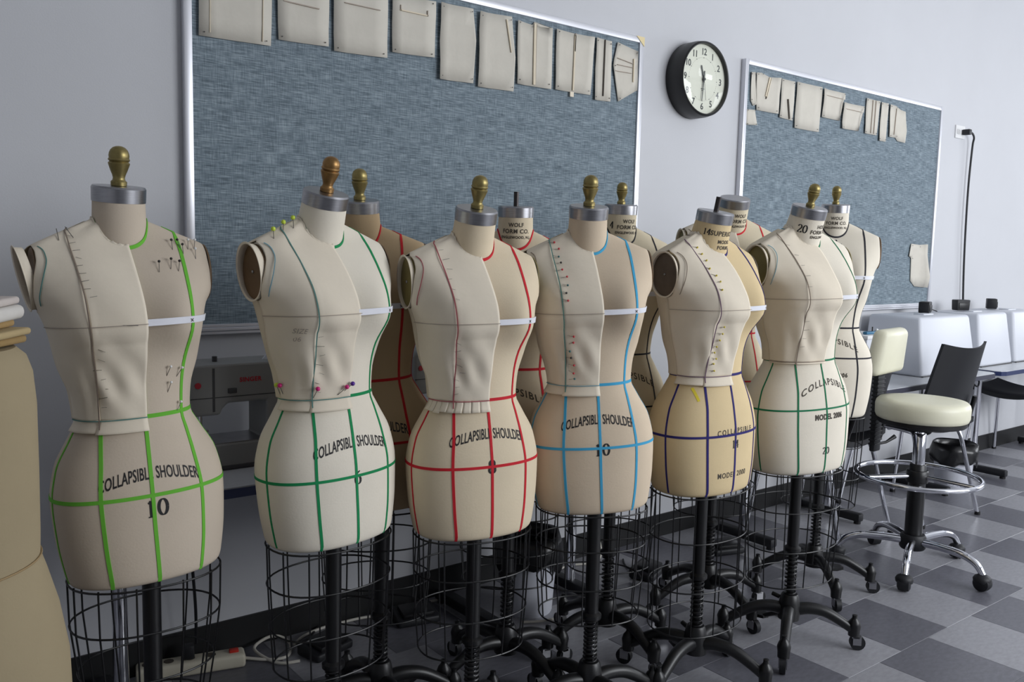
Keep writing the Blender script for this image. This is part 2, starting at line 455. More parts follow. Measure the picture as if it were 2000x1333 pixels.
sample([(3.351,2.078),(3.39,2.083),(3.452,2.071),(3.533,2.079),(3.527,1.914),(3.365,1.914)], 'muslin sample with an open V-shaped fold on the right board', G2, lines=[((3.455,2.068),(3.43,1.98),.016,M_muslin2),((3.458,2.068),(3.428,1.97),.003,M_inkgrey)])
sample([(3.295,1.909),(3.356,1.913),(3.371,1.846),(3.296,1.841)], 'small muslin scrap below the folded strip', G2, curl=.004)
sample([(3.546,2.078),(3.647,2.077),(3.643,1.896),(3.539,1.9)], 'muslin panel with a slim slanting dart on the right board', G2, lines=[((3.598,1.99),(3.617,1.9),.008,M_inkgrey)])
sample([(3.665,2.08),(3.874,2.081),(3.864,1.864),(3.659,1.864)], 'largest plain muslin rectangle on the right board', G2)
sample([(3.88,2.077),(4.083,2.077),(4.083,2.046),(4.053,2.042),(4.044,1.938),(3.879,1.939)], 'upper L-shaped muslin collar sample on the right board', G2, lines=[((3.885,2.048),(4.06,2.046),.002,M_pencil)])
sample([(4.064,2.032),(4.266,2.034),(4.26,2.002),(4.226,1.999),(4.224,1.905),(4.06,1.902)], 'lower L-shaped muslin collar sample on the right board', G2, lines=[((4.07,2.003),(4.235,2.002),.002,M_pencil)])
sample([(4.28,2.079),(4.407,2.078),(4.396,1.9),(4.279,1.9)], 'upright muslin rectangle with pin tucks on the right board', G2, lines=[((4.34,2.075),(4.336,1.905),.002,M_pencil),((4.37,2.075),(4.365,1.905),.002,M_pencil)])
sample([(4.427,2.077),(4.494,2.077),(4.49,1.876),(4.422,1.876)], 'narrow upright muslin strip on the right board', G2)
sample([(4.511,2.075),(4.577,2.074),(4.628,2.059),(4.681,2.055),(4.7,1.953),(4.694,1.888),(4.616,1.891),(4.593,1.907),(4.521,1.905)], 'ragged muslin piece at the right end of the top row', G2, lines=[((4.58,2.06),(4.57,1.92),.002,M_pencil)])
sample([(4.84,1.34),(4.94,1.335),(5.005,1.34),(5.03,1.09),(4.91,1.097),(4.86,1.13),(4.85,1.26),(4.822,1.27)], 'rolled muslin piece hanging low at the right edge of the right board', G2, curl=.02)

# ------------------------------------------------------------------ wall clock
CK = empty('wall_clock', (2.934, 0, 1.985)); tag(CK, 'round black-rimmed wall clock with cream dial', 'clock')
Rm = Matrix.Rotation(PI/2, 4, 'X')    # lathe axis z -> -y
MB().lathe([(0.155,0.0),(0.157,0.004),(0.157,0.06),(0.153,0.083),(0.147,0.088),(0.143,0.086),(0.1425,0.070),(0.1425,0.066)], 64, Rm).build('rim', M_black, CK)
M_dial = mat('cream_dial', (226,228,212), 0.5)
MB().lathe([(1e-7,0.068),(0.1425,0.068),(0.1425,0.066),(1e-7,0.066)], 64, Rm).build('dial', M_dial, CK, smooth=False)
def glass_thin():
    M = bpy.data.materials.new('clear_glass'); M.use_nodes = True
    nt = M.node_tree; N = nt.nodes; L = nt.links; N.remove(N['Principled BSDF'])
    tr = N.new('ShaderNodeBsdfTransparent'); gl = N.new('ShaderNodeBsdfGlossy'); gl.inputs['Roughness'].default_value = 0.02
    mx = N.new('ShaderNodeMixShader'); mx.inputs[0].default_value = 0.04
    L.new(tr.outputs[0], mx.inputs[1]); L.new(gl.outputs[0], mx.inputs[2])
    L.new(mx.outputs[0], N['Material Output'].inputs[0]); return M
MB().lathe([(0.1425*math.sin(a), 0.076+0.018*math.cos(a)-0.004) for a in [PI/2*(1-i/24) for i in range(24)]] + [(1e-7, 0.090)], 96, Rm).build('glass', glass_thin(), CK, angle=180)
M_num = mat('grey_numeral', (66,70,70), 0.7)
for hnum in range(1, 13):
    a = PI/2 - hnum*PI/6
    V, F = text2d(str(hnum), 0.038, 0.0006, 0.9)
    cx, cz = 0.112*math.cos(a), 0.112*math.sin(a)
    flat_print('numeral', V, F, lambda u, v: (cx+u, -0.0688, cz+v), M_num, CK)
mb = MB()
for k in range(60):
    a = k*PI/30; r0 = 0.0885; s = 0.0016 if k % 5 == 0 else 0.0006
    mb.box(r0*math.cos(a)-s, r0*math.cos(a)+s, -0.0692, -0.0684, r0*math.sin(a)-s, r0*math.sin(a)+s)
tag(mb.build('minute_marks', M_num, CK, smooth=False), kind='stuff')
def hand(nm, ang, L0, L1, w0, w1, y, mt):
    d = Vector((math.sin(ang), 0, math.cos(ang))); n = Vector((d.z, 0, -d.x))
    p = [d*-L0+n*w0, d*-L0-n*w0, d*L1-n*w1, d*L1+n*w1]
    mb = MB(); mb.add([q+Vector((0,y,0)) for q in p]+[q+Vector((0,y+.0012,0)) for q in p], [(0,1,2,3),(4,5,6,7),(0,1,5,4),(1,2,6,5),(2,3,7,6),(3,0,4,7)])
    mb.build(nm, mt, CK, smooth=False)
hand('hour_hand', math.radians(-16), 0.012, 0.058, .004, .0028, -.0725, M_num)
hand('minute_hand', math.radians(185), 0.035, 0.090, .0032, .0016, -.0745, M_num)
hand('second_hand', math.radians(170), 0.03, 0.086, .0006, .0005, -.0765, M_num)
MB().lathe([(0.006,0.068),(0.006,0.079),(1e-7,0.080)], 16, Rm).build('hub', M_num, CK)
mb = MB(); mb.box(-.011, .011, -.0690, -.0684, -.040, -.0375); mb.box(-.006, .006, -.0690, -.0684, -.046, -.044)
mb.build('dial_mark', M_num, CK, smooth=False)

# ------------------------------------------------------------------ outlet and hanging cord
OT = empty('wall_outlet', (5.36, 0, 2.015)); tag(OT, 'white outlet plate high on the wall right of the second board', 'outlet')
MB().rbox(-.057, .057, -.007, 0, -.038, .038, .003, 2).build('plate', M_white, OT)
for s in (-1, 1): MB().rbox(s*.028-.017, s*.028+.017, -.0095, -.005, -.014, .014, .003, 2).build('socket', mat('socket', (205,205,205), .5), OT)
PC = empty('plugged_cord', (5.36, 0, 2.015)); tag(PC, 'black plug and cord hanging down from the high wall outlet', 'cord')
MB().rbox(.01, .045, -.055, -.0096, -.016, .016, .006, 2).build('plug', M_matte, PC)
pth = [(0.045,-.045,0),(.075,-.045,-.008),(.105,-.04,-.03),(.115,-.03,-.08),(.113,-.025,-.3),(.118,-.025,-.55),(.14,-.022,-.8),(.165,-.022,-1.02),(.18,-.022,-1.08)]
def smooth_path(p, n=6):
    P = [Vector(q) for q in p]; out = []
    for i in range(len(P)-1):
        a, b, c, d = P[max(i-1,0)], P[i], P[i+1], P[min(i+2,len(P)-1)]
        for k in range(n):
            t = k/n
            out.append(0.5*((2*b)+(c-a)*t+(2*a-5*b+4*c-d)*t*t+(3*b-a-3*c+d)*t**3))
    out.append(P[-1]); return out
MB().tube(smooth_path(pth), 0.006, 8).build('cable', M_matte, PC)

# ------------------------------------------------------------------ dress forms
ZT  = [0.0, .004, .012, .03, .10, .18, .25, .31, .35, .40, .46, .54, .575, .61, .65, .68, .70, .715, .73, .745, .757, .765]
TA  = [.142, .151, .156, .160, .170, .174, .162, .131, .113, .118, .136, .150, .160, .182, .190, .188, .174, .144, .110, .076, .050, .036]
TBF = [.100, .109, .114, .117, .120, .120, .111, .098, .089, .089, .093, .104, .103, .097, .082, .062, .045, .033, .025, .018, .012, .009]
TBB = [.110, .119, .124, .127, .133, .136, .121, .096, .081, .083, .092, .104, .108, .112, .112, .108, .100, .090, .080, .070, .058, .044]
fA, fBF, fBB = pchip(ZT, TA), pchip(ZT, TBF), pchip(ZT, TBB)
NEXP = 2.25
Z_HIP, Z_WAIST, Z_BUST = 0.185, 0.350, 0.545
XB = 0.093
_zc = {}
class Form:
    def __init__(s, spec):
        s.k = spec; s.s = spec['s']; s.zb = spec['zb']; s.wx = spec.get('wx', 1.0); s.wy = spec.get('wy', 1.0)
        s.amp = spec.get('bust', 0.047); s.lim = spec.get('lim', 0.166)
        s.shear = spec.get('shear', (0, 0)); s.tilt = math.radians(spec.get('necktilt', 10))
    def dims(s, z):
        return fA(z)*s.wx, fBF(z)*s.wy, fBB(z)*s.wy
    def bump(s, x, z):
        d = (abs(x)-XB); sz = 0.064 if z > Z_BUST else 0.040
        return s.amp*math.exp(-d*d/(2*0.046**2) - (z-Z_BUST+.004)**2/(2*sz*sz))
    def pt(s, th, z, lim=None, bridge=0.0):
        a, bf, bb = s.dims(z); c, q = math.cos(th), math.sin(th)
        x = a*math.copysign(abs(c)**(2/NEXP), c)
        y = (bf if q < 0 else bb)*math.copysign(abs(q)**(2/NEXP), q)
        if q < 0:
            wgt = min(1, abs(q)*1.6); wgt = wgt*wgt*(3-2*wgt)
            b0 = s.bump(x, z)
            if bridge > 0:
                xe = max(abs(x), XB*0.92); b1 = s.bump(xe, z)
                if z < Z_BUST:                       # cloth hangs from the bust to the waist
                    t = max(0, (z-Z_WAIST)/(Z_BUST-Z_WAIST)); b1 = max(b1, s.bump(xe, Z_BUST)*t**1.15*0.93*math.exp(-max(0, abs(x)-XB)**2/(2*.05**2)))
                b0 = b0 + (b1-b0)*bridge
            y -= b0*wgt
        if z > .545:
            L = ((lim or s.lim) if not isinstance(lim, tuple) else lim[0]+(lim[1]-lim[0])*min(1, max(0, (z-.575)/.135)))*s.wx; k = 0.006
            ax = abs(x); h = max(k-abs(ax-L), 0)/k; ax = min(ax, L) - h*h*k/4
            x = math.copysign(ax, x)
        return Vector((x, y, z))
    def out(s, p):
        h = p.z-0.40
        return Vector((p.x*s.s+s.shear[0]*h, p.y*s.s+s.shear[1]*h, p.z*s.s+s.zb-s.shear[0]*p.x-s.shear[1]*p.y))
    def S(s, th, z, off=0.0, lim=None, bridge=0.0):
        e = 1e-3
        p = s.pt(th, z, lim, bridge)
        du = s.pt(th+e, z, lim, bridge)-s.pt(th-e, z, lim, bridge); dv = s.pt(th, min(z+e, .765), lim, bridge)-s.pt(th, max(z-e, 0), lim, bridge)
        n = du.cross(dv)
        n = n.normalized() if n.length > 1e-12 else Vector((0,-1,0))
        return s.out(p+n*off), n
    def thx(s, x, z):
        a, _, _ = s.dims(z); c = math.copysign(min(1, abs(x)/a)**(NEXP/2), x)
        return -math.acos(c)
    # neck
    def nk(s, ph, t, off=0.0):
        L = 0.115; ax = Vector((0, -math.sin(s.tilt), math.cos(s.tilt))); fy = Vector((0, math.cos(s.tilt), math.sin(s.tilt)))
        c0 = Vector((0, 0.008+.012*max(0, 1-t), .683)); fl = min(1.6, max(0, 1-t/0.6)**2)
        rx = (0.0510+.005*fl+.004*(1-t)+off)*s.wx**.3; ry = (0.0520+.004*fl+.012*max(0,1-t)+off)*s.wx**.3
        return s.out(c0 + ax*(t*L) + Vector((rx*math.cos(ph), 0, 0)) + fy*(ry*math.sin(ph)))
    def neck_base(s, ph):
        """where the neck leaves the torso, as a fraction of the neck length"""
        L = 0.115; ax = Vector((0, -math.sin(s.tilt), math.cos(s.tilt))); fy = Vector((0, math.cos(s.tilt), math.sin(s.tilt)))
        t = .9
        while t > -.3:
            fl = min(1.6, max(0, 1-t/0.6)**2)
            p = Vector((0, 0.008+.012*max(0, 1-t), .683)) + ax*(t*L) + Vector(((0.0510+.005*fl+.004*(1-t))*s.wx**.3*math.cos(ph), 0, 0)) + fy*((0.0520+.004*fl+.012*max(0,1-t))*s.wx**.3*math.sin(ph))
            a, bf, bb = s.dims(p.z)
            if p.z < .765 and (abs(p.x)/a)**NEXP + (abs(p.y)/(bf if p.y < 0 else bb))**NEXP < 1: break
            t -= .01
        return t
    def axis(s):
        M = Matrix.Rotation(s.tilt, 4, 'X')
        c = s.out(Vector((0, .008-math.sin(s.tilt)*.115, .683+math.cos(s.tilt)*.115)))
        return Matrix.Translation(c) @ M

def strip(F, samples, width, name, material, parent, off=0.0012, lim=None, bridge=0.0, th_mode=False, label=None):
    """tape following the surface of the form; samples are (x,z) on the front or (theta,z)"""
    pts = []
    for a, z in samples:
        th = a if th_mode else F.thx(a, z)
        pts.append(F.S(th, z, off, lim, bridge))
    mb = MB(); vs = []; k = len(pts); hw = width/2
    for i in range(k):
        p, n = pts[i]; t = (pts[min(i+1, k-1)][0]-pts[max(i-1, 0)][0])
        sd = n.cross(t).normalized()*hw
        vs += [p-sd-n*.0012, p-sd*.96, p+sd*.96, p+sd-n*.0012]
    fs = []
    for i in range(k-1):
        for j in range(3): fs.append((i*4+j, i*4+j+1, i*4+j+5, i*4+j+4))
        fs.append((i*4+3, i*4, i*4+4, i*4+7))
    fs += [(0,1,2,3), tuple(4*(k-1)+j for j in (3,2,1,0))]
    o = mb.add(vs, fs).build(name, material, parent, angle=60)
    if label: o['label'] = label
    return o
def dense(poly, n=10):
    out = []
    for (a, b), (c, d) in zip(poly[:-1], poly[1:]):
        for i in range(n): out.append((a+(c-a)*i/n, b+(d-b)*i/n))
    return out+[poly[-1]]
PX = pchip([0, .10, .185, .27, .31, .35, .42, .50, .545, .60, .66, .70, .74], [.086, .097, .101, .092, .086, .080, .083, .092, .096, .099, .104, .107, .106])
def princess_x(F, z): return PX(z)*F.wx
def zlist(z0, z1, n): return [z0+(z1-z0)*i/n for i in range(n+1)]

def armellipse(z, grow=1.0, cz=.642, rz=.063):
    t = (z-cz)/(rz*grow)
    return None if abs(t) >= 1 else math.sqrt(1-t*t)

_pinmesh = None
def pin(F, th, z, parent, off, ang=0.0, head=None, length=.02, lim=None, bridge=0.0, lift=0.3):
    global _pinmesh
    if _pinmesh is None:
        _pinmesh = MB().cyl((-.5,0,0), (.5,0,0), .030, 5).add([], []).mesh('pin', M_pin)
    p, n = F.S(th, z, off, lim, bridge)
    up = Vector((0,0,1)); t = up.cross(n).normalized(); b = n.cross(t)
    d = (t*math.cos(ang)+b*math.sin(ang)); d = (d+n*lift).normalized()
    y = n.cross(d).normalized(); zz = d.cross(y)
    R = Matrix((d, y, zz)).transposed().to_4x4()
    o = link('pin', _pinmesh, parent)
    o.matrix_local = Matrix.Translation(p) @ R @ Matrix.Scale(length, 4)
    if head is not None:
        key = 'ph'+head.name
        if key not in _zc: _zc[key] = MB().sphere((0,0,0), 1.0, 5).mesh('pin_head', head)
        h = link('pin_head', _zc[key], o); h.location = (.5, 0, 0); r = .0052 if 'big' in head.name else .0028
        h.scale = (r/length,)*3
    return o

# shared stand meshes
def leg_meshes(k):
    r0 = .205*k
    pr = smooth_path([(.018,0,.118),(.06,0,.125),(.11,0,.118),(.16,0,.092),(r0,0,.062)], 4)
    leg = MB().tube(pr, [.021-.007*i/(len(pr)-1) for i in range(len(pr))], 10)
    leg.lathe([(.006,.044),(.018,.046),(.019,.066),(.021,.080),(.016,.094),(.010,.101),(.008,.106),(.008,.114),(1e-7,.116)], 14, Matrix.Translation((r0,0,0)))
    fork = MB().box(r0-.004, r0+.022, -.013, -.010, .018, .046).box(r0-.004, r0+.022, .010, .013, .018, .046).box(r0-.006, r0+.016, -.013, .013, .040, .047)
    wheel = MB().tube([(r0+.012,-.009,.024),(r0+.012,.009,.024)], .024, 18)
    return leg.mesh('base_leg', M_black), fork.mesh('caster_fork', M_steel, False), wheel.mesh('caster_wheel', M_matte)
LEG = leg_meshes(1.0)
def build_stand(root, F, rot, style, jit=0.0):
    """pole, spring and cast base with casters below the torso"""
    zb = F.zb; top = zb+.02
    sx, sy = F.shear[0]*(-.40), F.shear[1]*(-.40)
    metal = M_chrome if style == 'new' else M_black
    z1 = .285 if style == 'new' else .31
    MB().cyl((0,0,.13), (0,0,z1+.02), .011, 14).build('shaft', metal, root)
    MB().lathe([(.022,z1),(.026,z1+.004),(.026,z1+.014),(.021,z1+.018),(.018,z1+.02),(.018,top)], 20, Matrix.Translation((0,0,0))).build('pole', M_black, root)
    hel = [(.0165*math.cos(t), .0165*math.sin(t), .165+(z1-.165)*t/(2*PI*11)) for t in [2*PI*11*i/176 for i in range(177)]]
    MB().tube(hel, .0032, 6).build('spring', M_black, root)
    MB().lathe([(.018,.085),(.034,.088),(.036,.115),(.033,.14),(.028,.165),(.024,.17),(1e-7,.17)], 24).build('hub', M_black, root)
    for j in range(4):
        a = rot + j*PI/2 + (0.18 if j % 2 else -0.05)
        l = link('base_leg', LEG[0], root); l.rotation_euler = (0,0,a)
        link('caster_fork', LEG[1], l); link('caster_wheel', LEG[2], l)
    # foot pedal
    a = rot+PI/4
    mb = MB().tube([(.02,0,.10),(.07,0,.075),(.115,0,.05)], [.009,.008,.007], 8)
    mb.add([(.10,-.012,.047),(.125,-.024,.045),(.165,-.026,.043),(.182,0,.042),(.165,.026,.043),(.125,.024,.045),(.10,.012,.047),
            (.10,-.012,.057),(.125,-.024,.056),(.165,-.026,.054),(.182,0,.053),(.165,.026,.054),(.125,.024,.056),(.10,.012,.057)],
           [(6,5,4,3,2,1,0),(7,8,9,10,11,12,13)]+[(i,(i+1) % 7,(i+1) % 7+7,i+7) for i in range(7)])
    p = mb.build('foot_pedal', M_black, root); p.rotation_euler = (0,0,a)
    MB().cyl((.034,.0,.15), (.058,0,.155), .007, 10).build('clamp_screw', M_black, root).rotation_euler = (0,0,rot+1.2)

def build_cage(root, F, drop=.29, taper=.90, nw=12):
    a, bf, bb = F.dims(0.012)
    def ring(z, k):
        out = []
        for i in range(40):
            th = 2*PI*i/40; p = F.pt(th, .012); p.z = z/F.s; q = F.out(Vector((p.x*k, p.y*k, 0.0)))
            out.append((q.x, q.y, F.zb+z))
        return out
    levels = [(-.004, 1.0), (-drop*.33, .985), (-drop*.68, .5*(1+taper)), (-drop, taper)]
    mb = MB()
    for z, k in levels: mb.tube(ring(z, k), .0021, 6, closed=True)
    cg = mb.build('wire_cage', M_black, root)
    for i in range(nw):
        th = 2*PI*(i+.5)/nw; path = []
        for z, k in [(.0, .995)]+levels:
            p = F.pt(th, .012); q = F.out(Vector((p.x*k, p.y*k, 0.0))); path.append((q.x, q.y, F.zb+z))
        MB().tube(path, .0020, 5).build('cage_wire', M_black, cg)

def panel(F, name, z0, z1, nz, th0, th1, nt, off, material, parent, lim=None, bridge=1.0, wav=None):
    """cloth panel between two edge functions theta(z)"""
    mb = MB(); vs = []; fs = []
    for i in range(nz+1):
        z = z0+(z1-z0)*i/nz; a, b = th0(z), th1(z)
        for j in range(nt+1):
            th = a+(b-a)*j/nt
            o_ = off + (wav(th, z) if wav else 0)
            vs.append(F.S(th, z, o_, lim, bridge)[0])
    for i in range(nz):
        for j in range(nt):
            q = i*(nt+1)+j; fs.append((q, q+1, q+nt+2, q+nt+1))
    o = mb.add(vs, fs).build(name, material, parent, angle=180)
    md = o.modifiers.new('thick', 'SOLIDIFY'); md.thickness = 0.0014; md.offset = 0
    return o

def make_form(sp):
    F = Form(sp); root = empty('dress_form', (sp['x'], sp['y'], 0), math.radians(sp['rz']))
    tag(root, sp['label'], 'dress form', 'dress forms lined up along the wall')
    body = sp['body']
    # torso
    zs = [0,.002,.004,.008,.012,.02,.03] + zlist(.045, .54, 34) + zlist(.55, .70, 22) + zlist(.704, .765, 20)
    nt = 96; vs = []; fs = []
    for z in zs:
        for j in range(nt): vs.append(F.out(F.pt(2*PI*j/nt, z)))
    for i in range(len(zs)-1):
        for j in range(nt): fs.append((i*nt+j, i*nt+(j+1) % nt, (i+1)*nt+(j+1) % nt, (i+1)*nt+j))
    fs.append(tuple(range(nt-1, -1, -1))); fs.append(tuple((len(zs)-1)*nt+j for j in range(nt)))
    MB().add(vs, fs).build('torso', body, root, angle=55)
    # neck, cap, finial
    vs = []; fs = []; n = 40; tt = [-.32,-.2,-.1,0,.08,.16,.26,.4,.6,.8,1.0]
    for t in tt:
        for j in range(n): vs.append(F.nk(2*PI*j/n, t))
    for i in range(len(tt)-1):
        for j in range(n): fs.append((i*n+j, i*n+(j+1) % n, (i+1)*n+(j+1) % n, (i+1)*n+j))
    MB().add(vs, fs).build('neck', sp.get('neckmat', body), root, angle=60)
    A = F.axis() @ Matrix.Scale(F.s, 4); rc = .0528*F.wx**.3
    MB().lathe([(rc-.004,-.003),(rc,-.002),(rc+.0005,.026),(rc-.002,.030),(1e-7,.0305)], 48, A).build('neck_cap', M_steel, root, angle=30)
    if sp['top'] == 'finial':
        pr = [(.0125,.029),(.0165,.031),(.0168,.040),(.0130,.044),(.0122,.049),(.0138,.056),(.0175,.066),(.0212,.078),(.0225,.083),(.0205,.0855),(.0192,.087),(.0215,.089),
              (.0225,.0915),(.0205,.095),(.0212,.100),(.0203,.107),(.0175,.114),(.0125,.1195),(.006,.1225),(1e-7,.1232)]
        k = sp.get('fk', 1.0)
        MB().lathe([(r*k*.95, .0295+(z-.029)*k*.88) for r, z in pr], 28, A).build('finial', sp.get('brass', M_brass), root)
    elif sp['top'] == 'rod':
        MB().lathe([(.0075,.029),(.0075,.072),(1e-7,.0725)], 14, A).build('post', mat('dark_steel', (70,66,66), .4, .8), root)
    # arm plates
    for sgn in (-1, 1):
        vs = []; L = F.lim*F.wx
        for (dx, k) in ((.0005, 1.0), (.004, 1.0), (.0055, .95), (.0065, .5), (.0068, .08)):
            for j in range(36):
                t = 2*PI*j/36
                vs.append(F.out(Vector((sgn*(L+dx), .004+.050*k*math.cos(t)*F.wy, .642+.062*k*math.sin(t)))))
        fs = [(i*36+j, i*36+(j+1) % 36, (i+1)*36+(j+1) % 36, (i+1)*36+j) for i in range(4) for j in range(36)] + [tuple(144+j for j in range(36))]
        MB().add(vs, fs).build('arm_plate', sp.get('plate', M_platebrown), root)
        c = F.out(Vector((sgn*(L+.007), .004, .642)))
        MB().sphere(c, .004, 5).build('plate_screw', M_pin, root)
    # style tapes
    tp = sp['tape']; tw = sp.get('tw', .0058)
    hz = Z_HIP+sp.get('hipdz', 0)
    strip(F, [(2*PI*i/90, hz) for i in range(91)], tw, 'hip_tape', tp, root, th_mode=True)
    wz = Z_WAIST
    strip(F, [(-PI+2*PI*i/80, wz) for i in range(81)], tw*1.1, 'waist_tape', tp, root, th_mode=True)
    jit = rng.uniform(-.004, .004)
    strip(F, [(jit*math.sin(z*9), z) for z in zlist(.004, .688, 60)], tw, 'centre_front_tape', tp, root)
    for sgn in (-1, 1):
        strip(F, [(sgn*princess_x(F, z)+.002*math.sin(z*13+sgn), z) for z in zlist(.004, .742, 64)], tw, 'princess_tape', tp, root)
        strip(F, [((-PI if sgn < 0 else 0)+sgn*.10*(-1), z) for z in zlist(.01, .56, 40)], tw*.8, 'side_tape', tp, root, th_mode=True)
    # neckline tape
    vs = []; fs = []; n = 72
    NB = [F.neck_base(2*PI*j/n) for j in range(n)]; NB = [(NB[j-1]+NB[j]+NB[(j+1) % n])/3 for j in range(n)]
    for j in range(n):
        ph = 2*PI*j/n; f = (1+math.sin(ph))/2
        t0 = NB[j]+.02; dt = .026*tw/.0058
        for t, of in ((t0-dt, .0030), (t0+dt, .0022), (t0+dt, .0005), (t0-dt, .0005)): vs.append(F.nk(ph, t, of))
    for j in range(n):
        for q in range(4): fs.append((j*4+q, j*4+(q+1) % 4, ((j+1) % n)*4+(q+1) % 4, ((j+1) % n)*4+q))
    MB().add(vs, fs).build('neckline_tape', tp, root)
    # bust tape (white twill) bridging the hollow of the chest
    a0 = F.thx(-.004, Z_BUST); a1 = -.12
    strip(F, [(a0+(a1-a0)*i/40, Z_BUST+.002) for i in range(41)], .0130, 'bust_tape', M_twill, root, off=.0034, bridge=1.0, th_mode=True)
    # printed lettering
    def on_front(z0, arch=0.0, u0=0.0):
        ths = [-PI+PI*i/240 for i in range(241)]; P = [F.pt(t, z0) for t in ths]
        acc = [0.0]
        for p, q in zip(P[:-1], P[1:]): acc.append(acc[-1]+(q-p).length)
        mid = acc[120]
        def fn(u, v):
            th = float(np.interp(u+u0+mid, acc, ths)); z = z0+v-arch*u*u
            return F.S(th, z, .0007)[0]
        return fn
    def on_neck(u0, t0):
        R = .054*F.wx**.3
        return lambda u, v: F.nk(-PI/2+(u+u0)/R, t0+v/.115, .0006)
    for (txt, size, z0, arch, u0, bold, space, ink) in sp.get('text', ()):
        V, Fc = text2d(txt, size, bold, space)
        V = [(u*(.585 if 'SHOULDER' in txt else .95), v*(1.25 if 'SHOULDER' in txt else 1.1)) for u, v in V]
        flat_print('lettering', V, Fc, on_front(z0, arch, u0), ink, root)
    for (num, size, z0, u0) in sp.get('numbers', ()):
        V, Fc = number2d(num, size)
        flat_print('number', V, Fc, on_front(z0, 0, u0), M_ink, root)
    for (txt, size, t0, u0, ink, num) in sp.get('necktext', ()):
        V, Fc = number2d(txt, size) if num else text2d(txt, size, .0004, 1.1)
        flat_print('neck_lettering', V, Fc, on_neck(u0, t0), ink, root)
    if not sp.get('nocage'): build_cage(root, F, sp.get('drop', .29), sp.get('taper', .9))
    before = set(root.children)
    build_stand(root, F, sp.get('rot', 0.4), sp.get('style', 'new'))
    for ch in set(root.children)-before:
        ch.location = (F.shear[0]*-.40*1.5, F.shear[1]*-.40*1.5, 0)
    sp['F'] = F; sp['root'] = root
    return F, root

M_platebrown = mat('brown_plate', (112,88,62), .6, var=.15, vscale=12)
M_plategrey = mat('worn_grey_plate', (98,86,74), .7, var=.25, vscale=18)
M_plateolive = mat('olive_plate', (128,116,70), .6, var=.15, vscale=12)

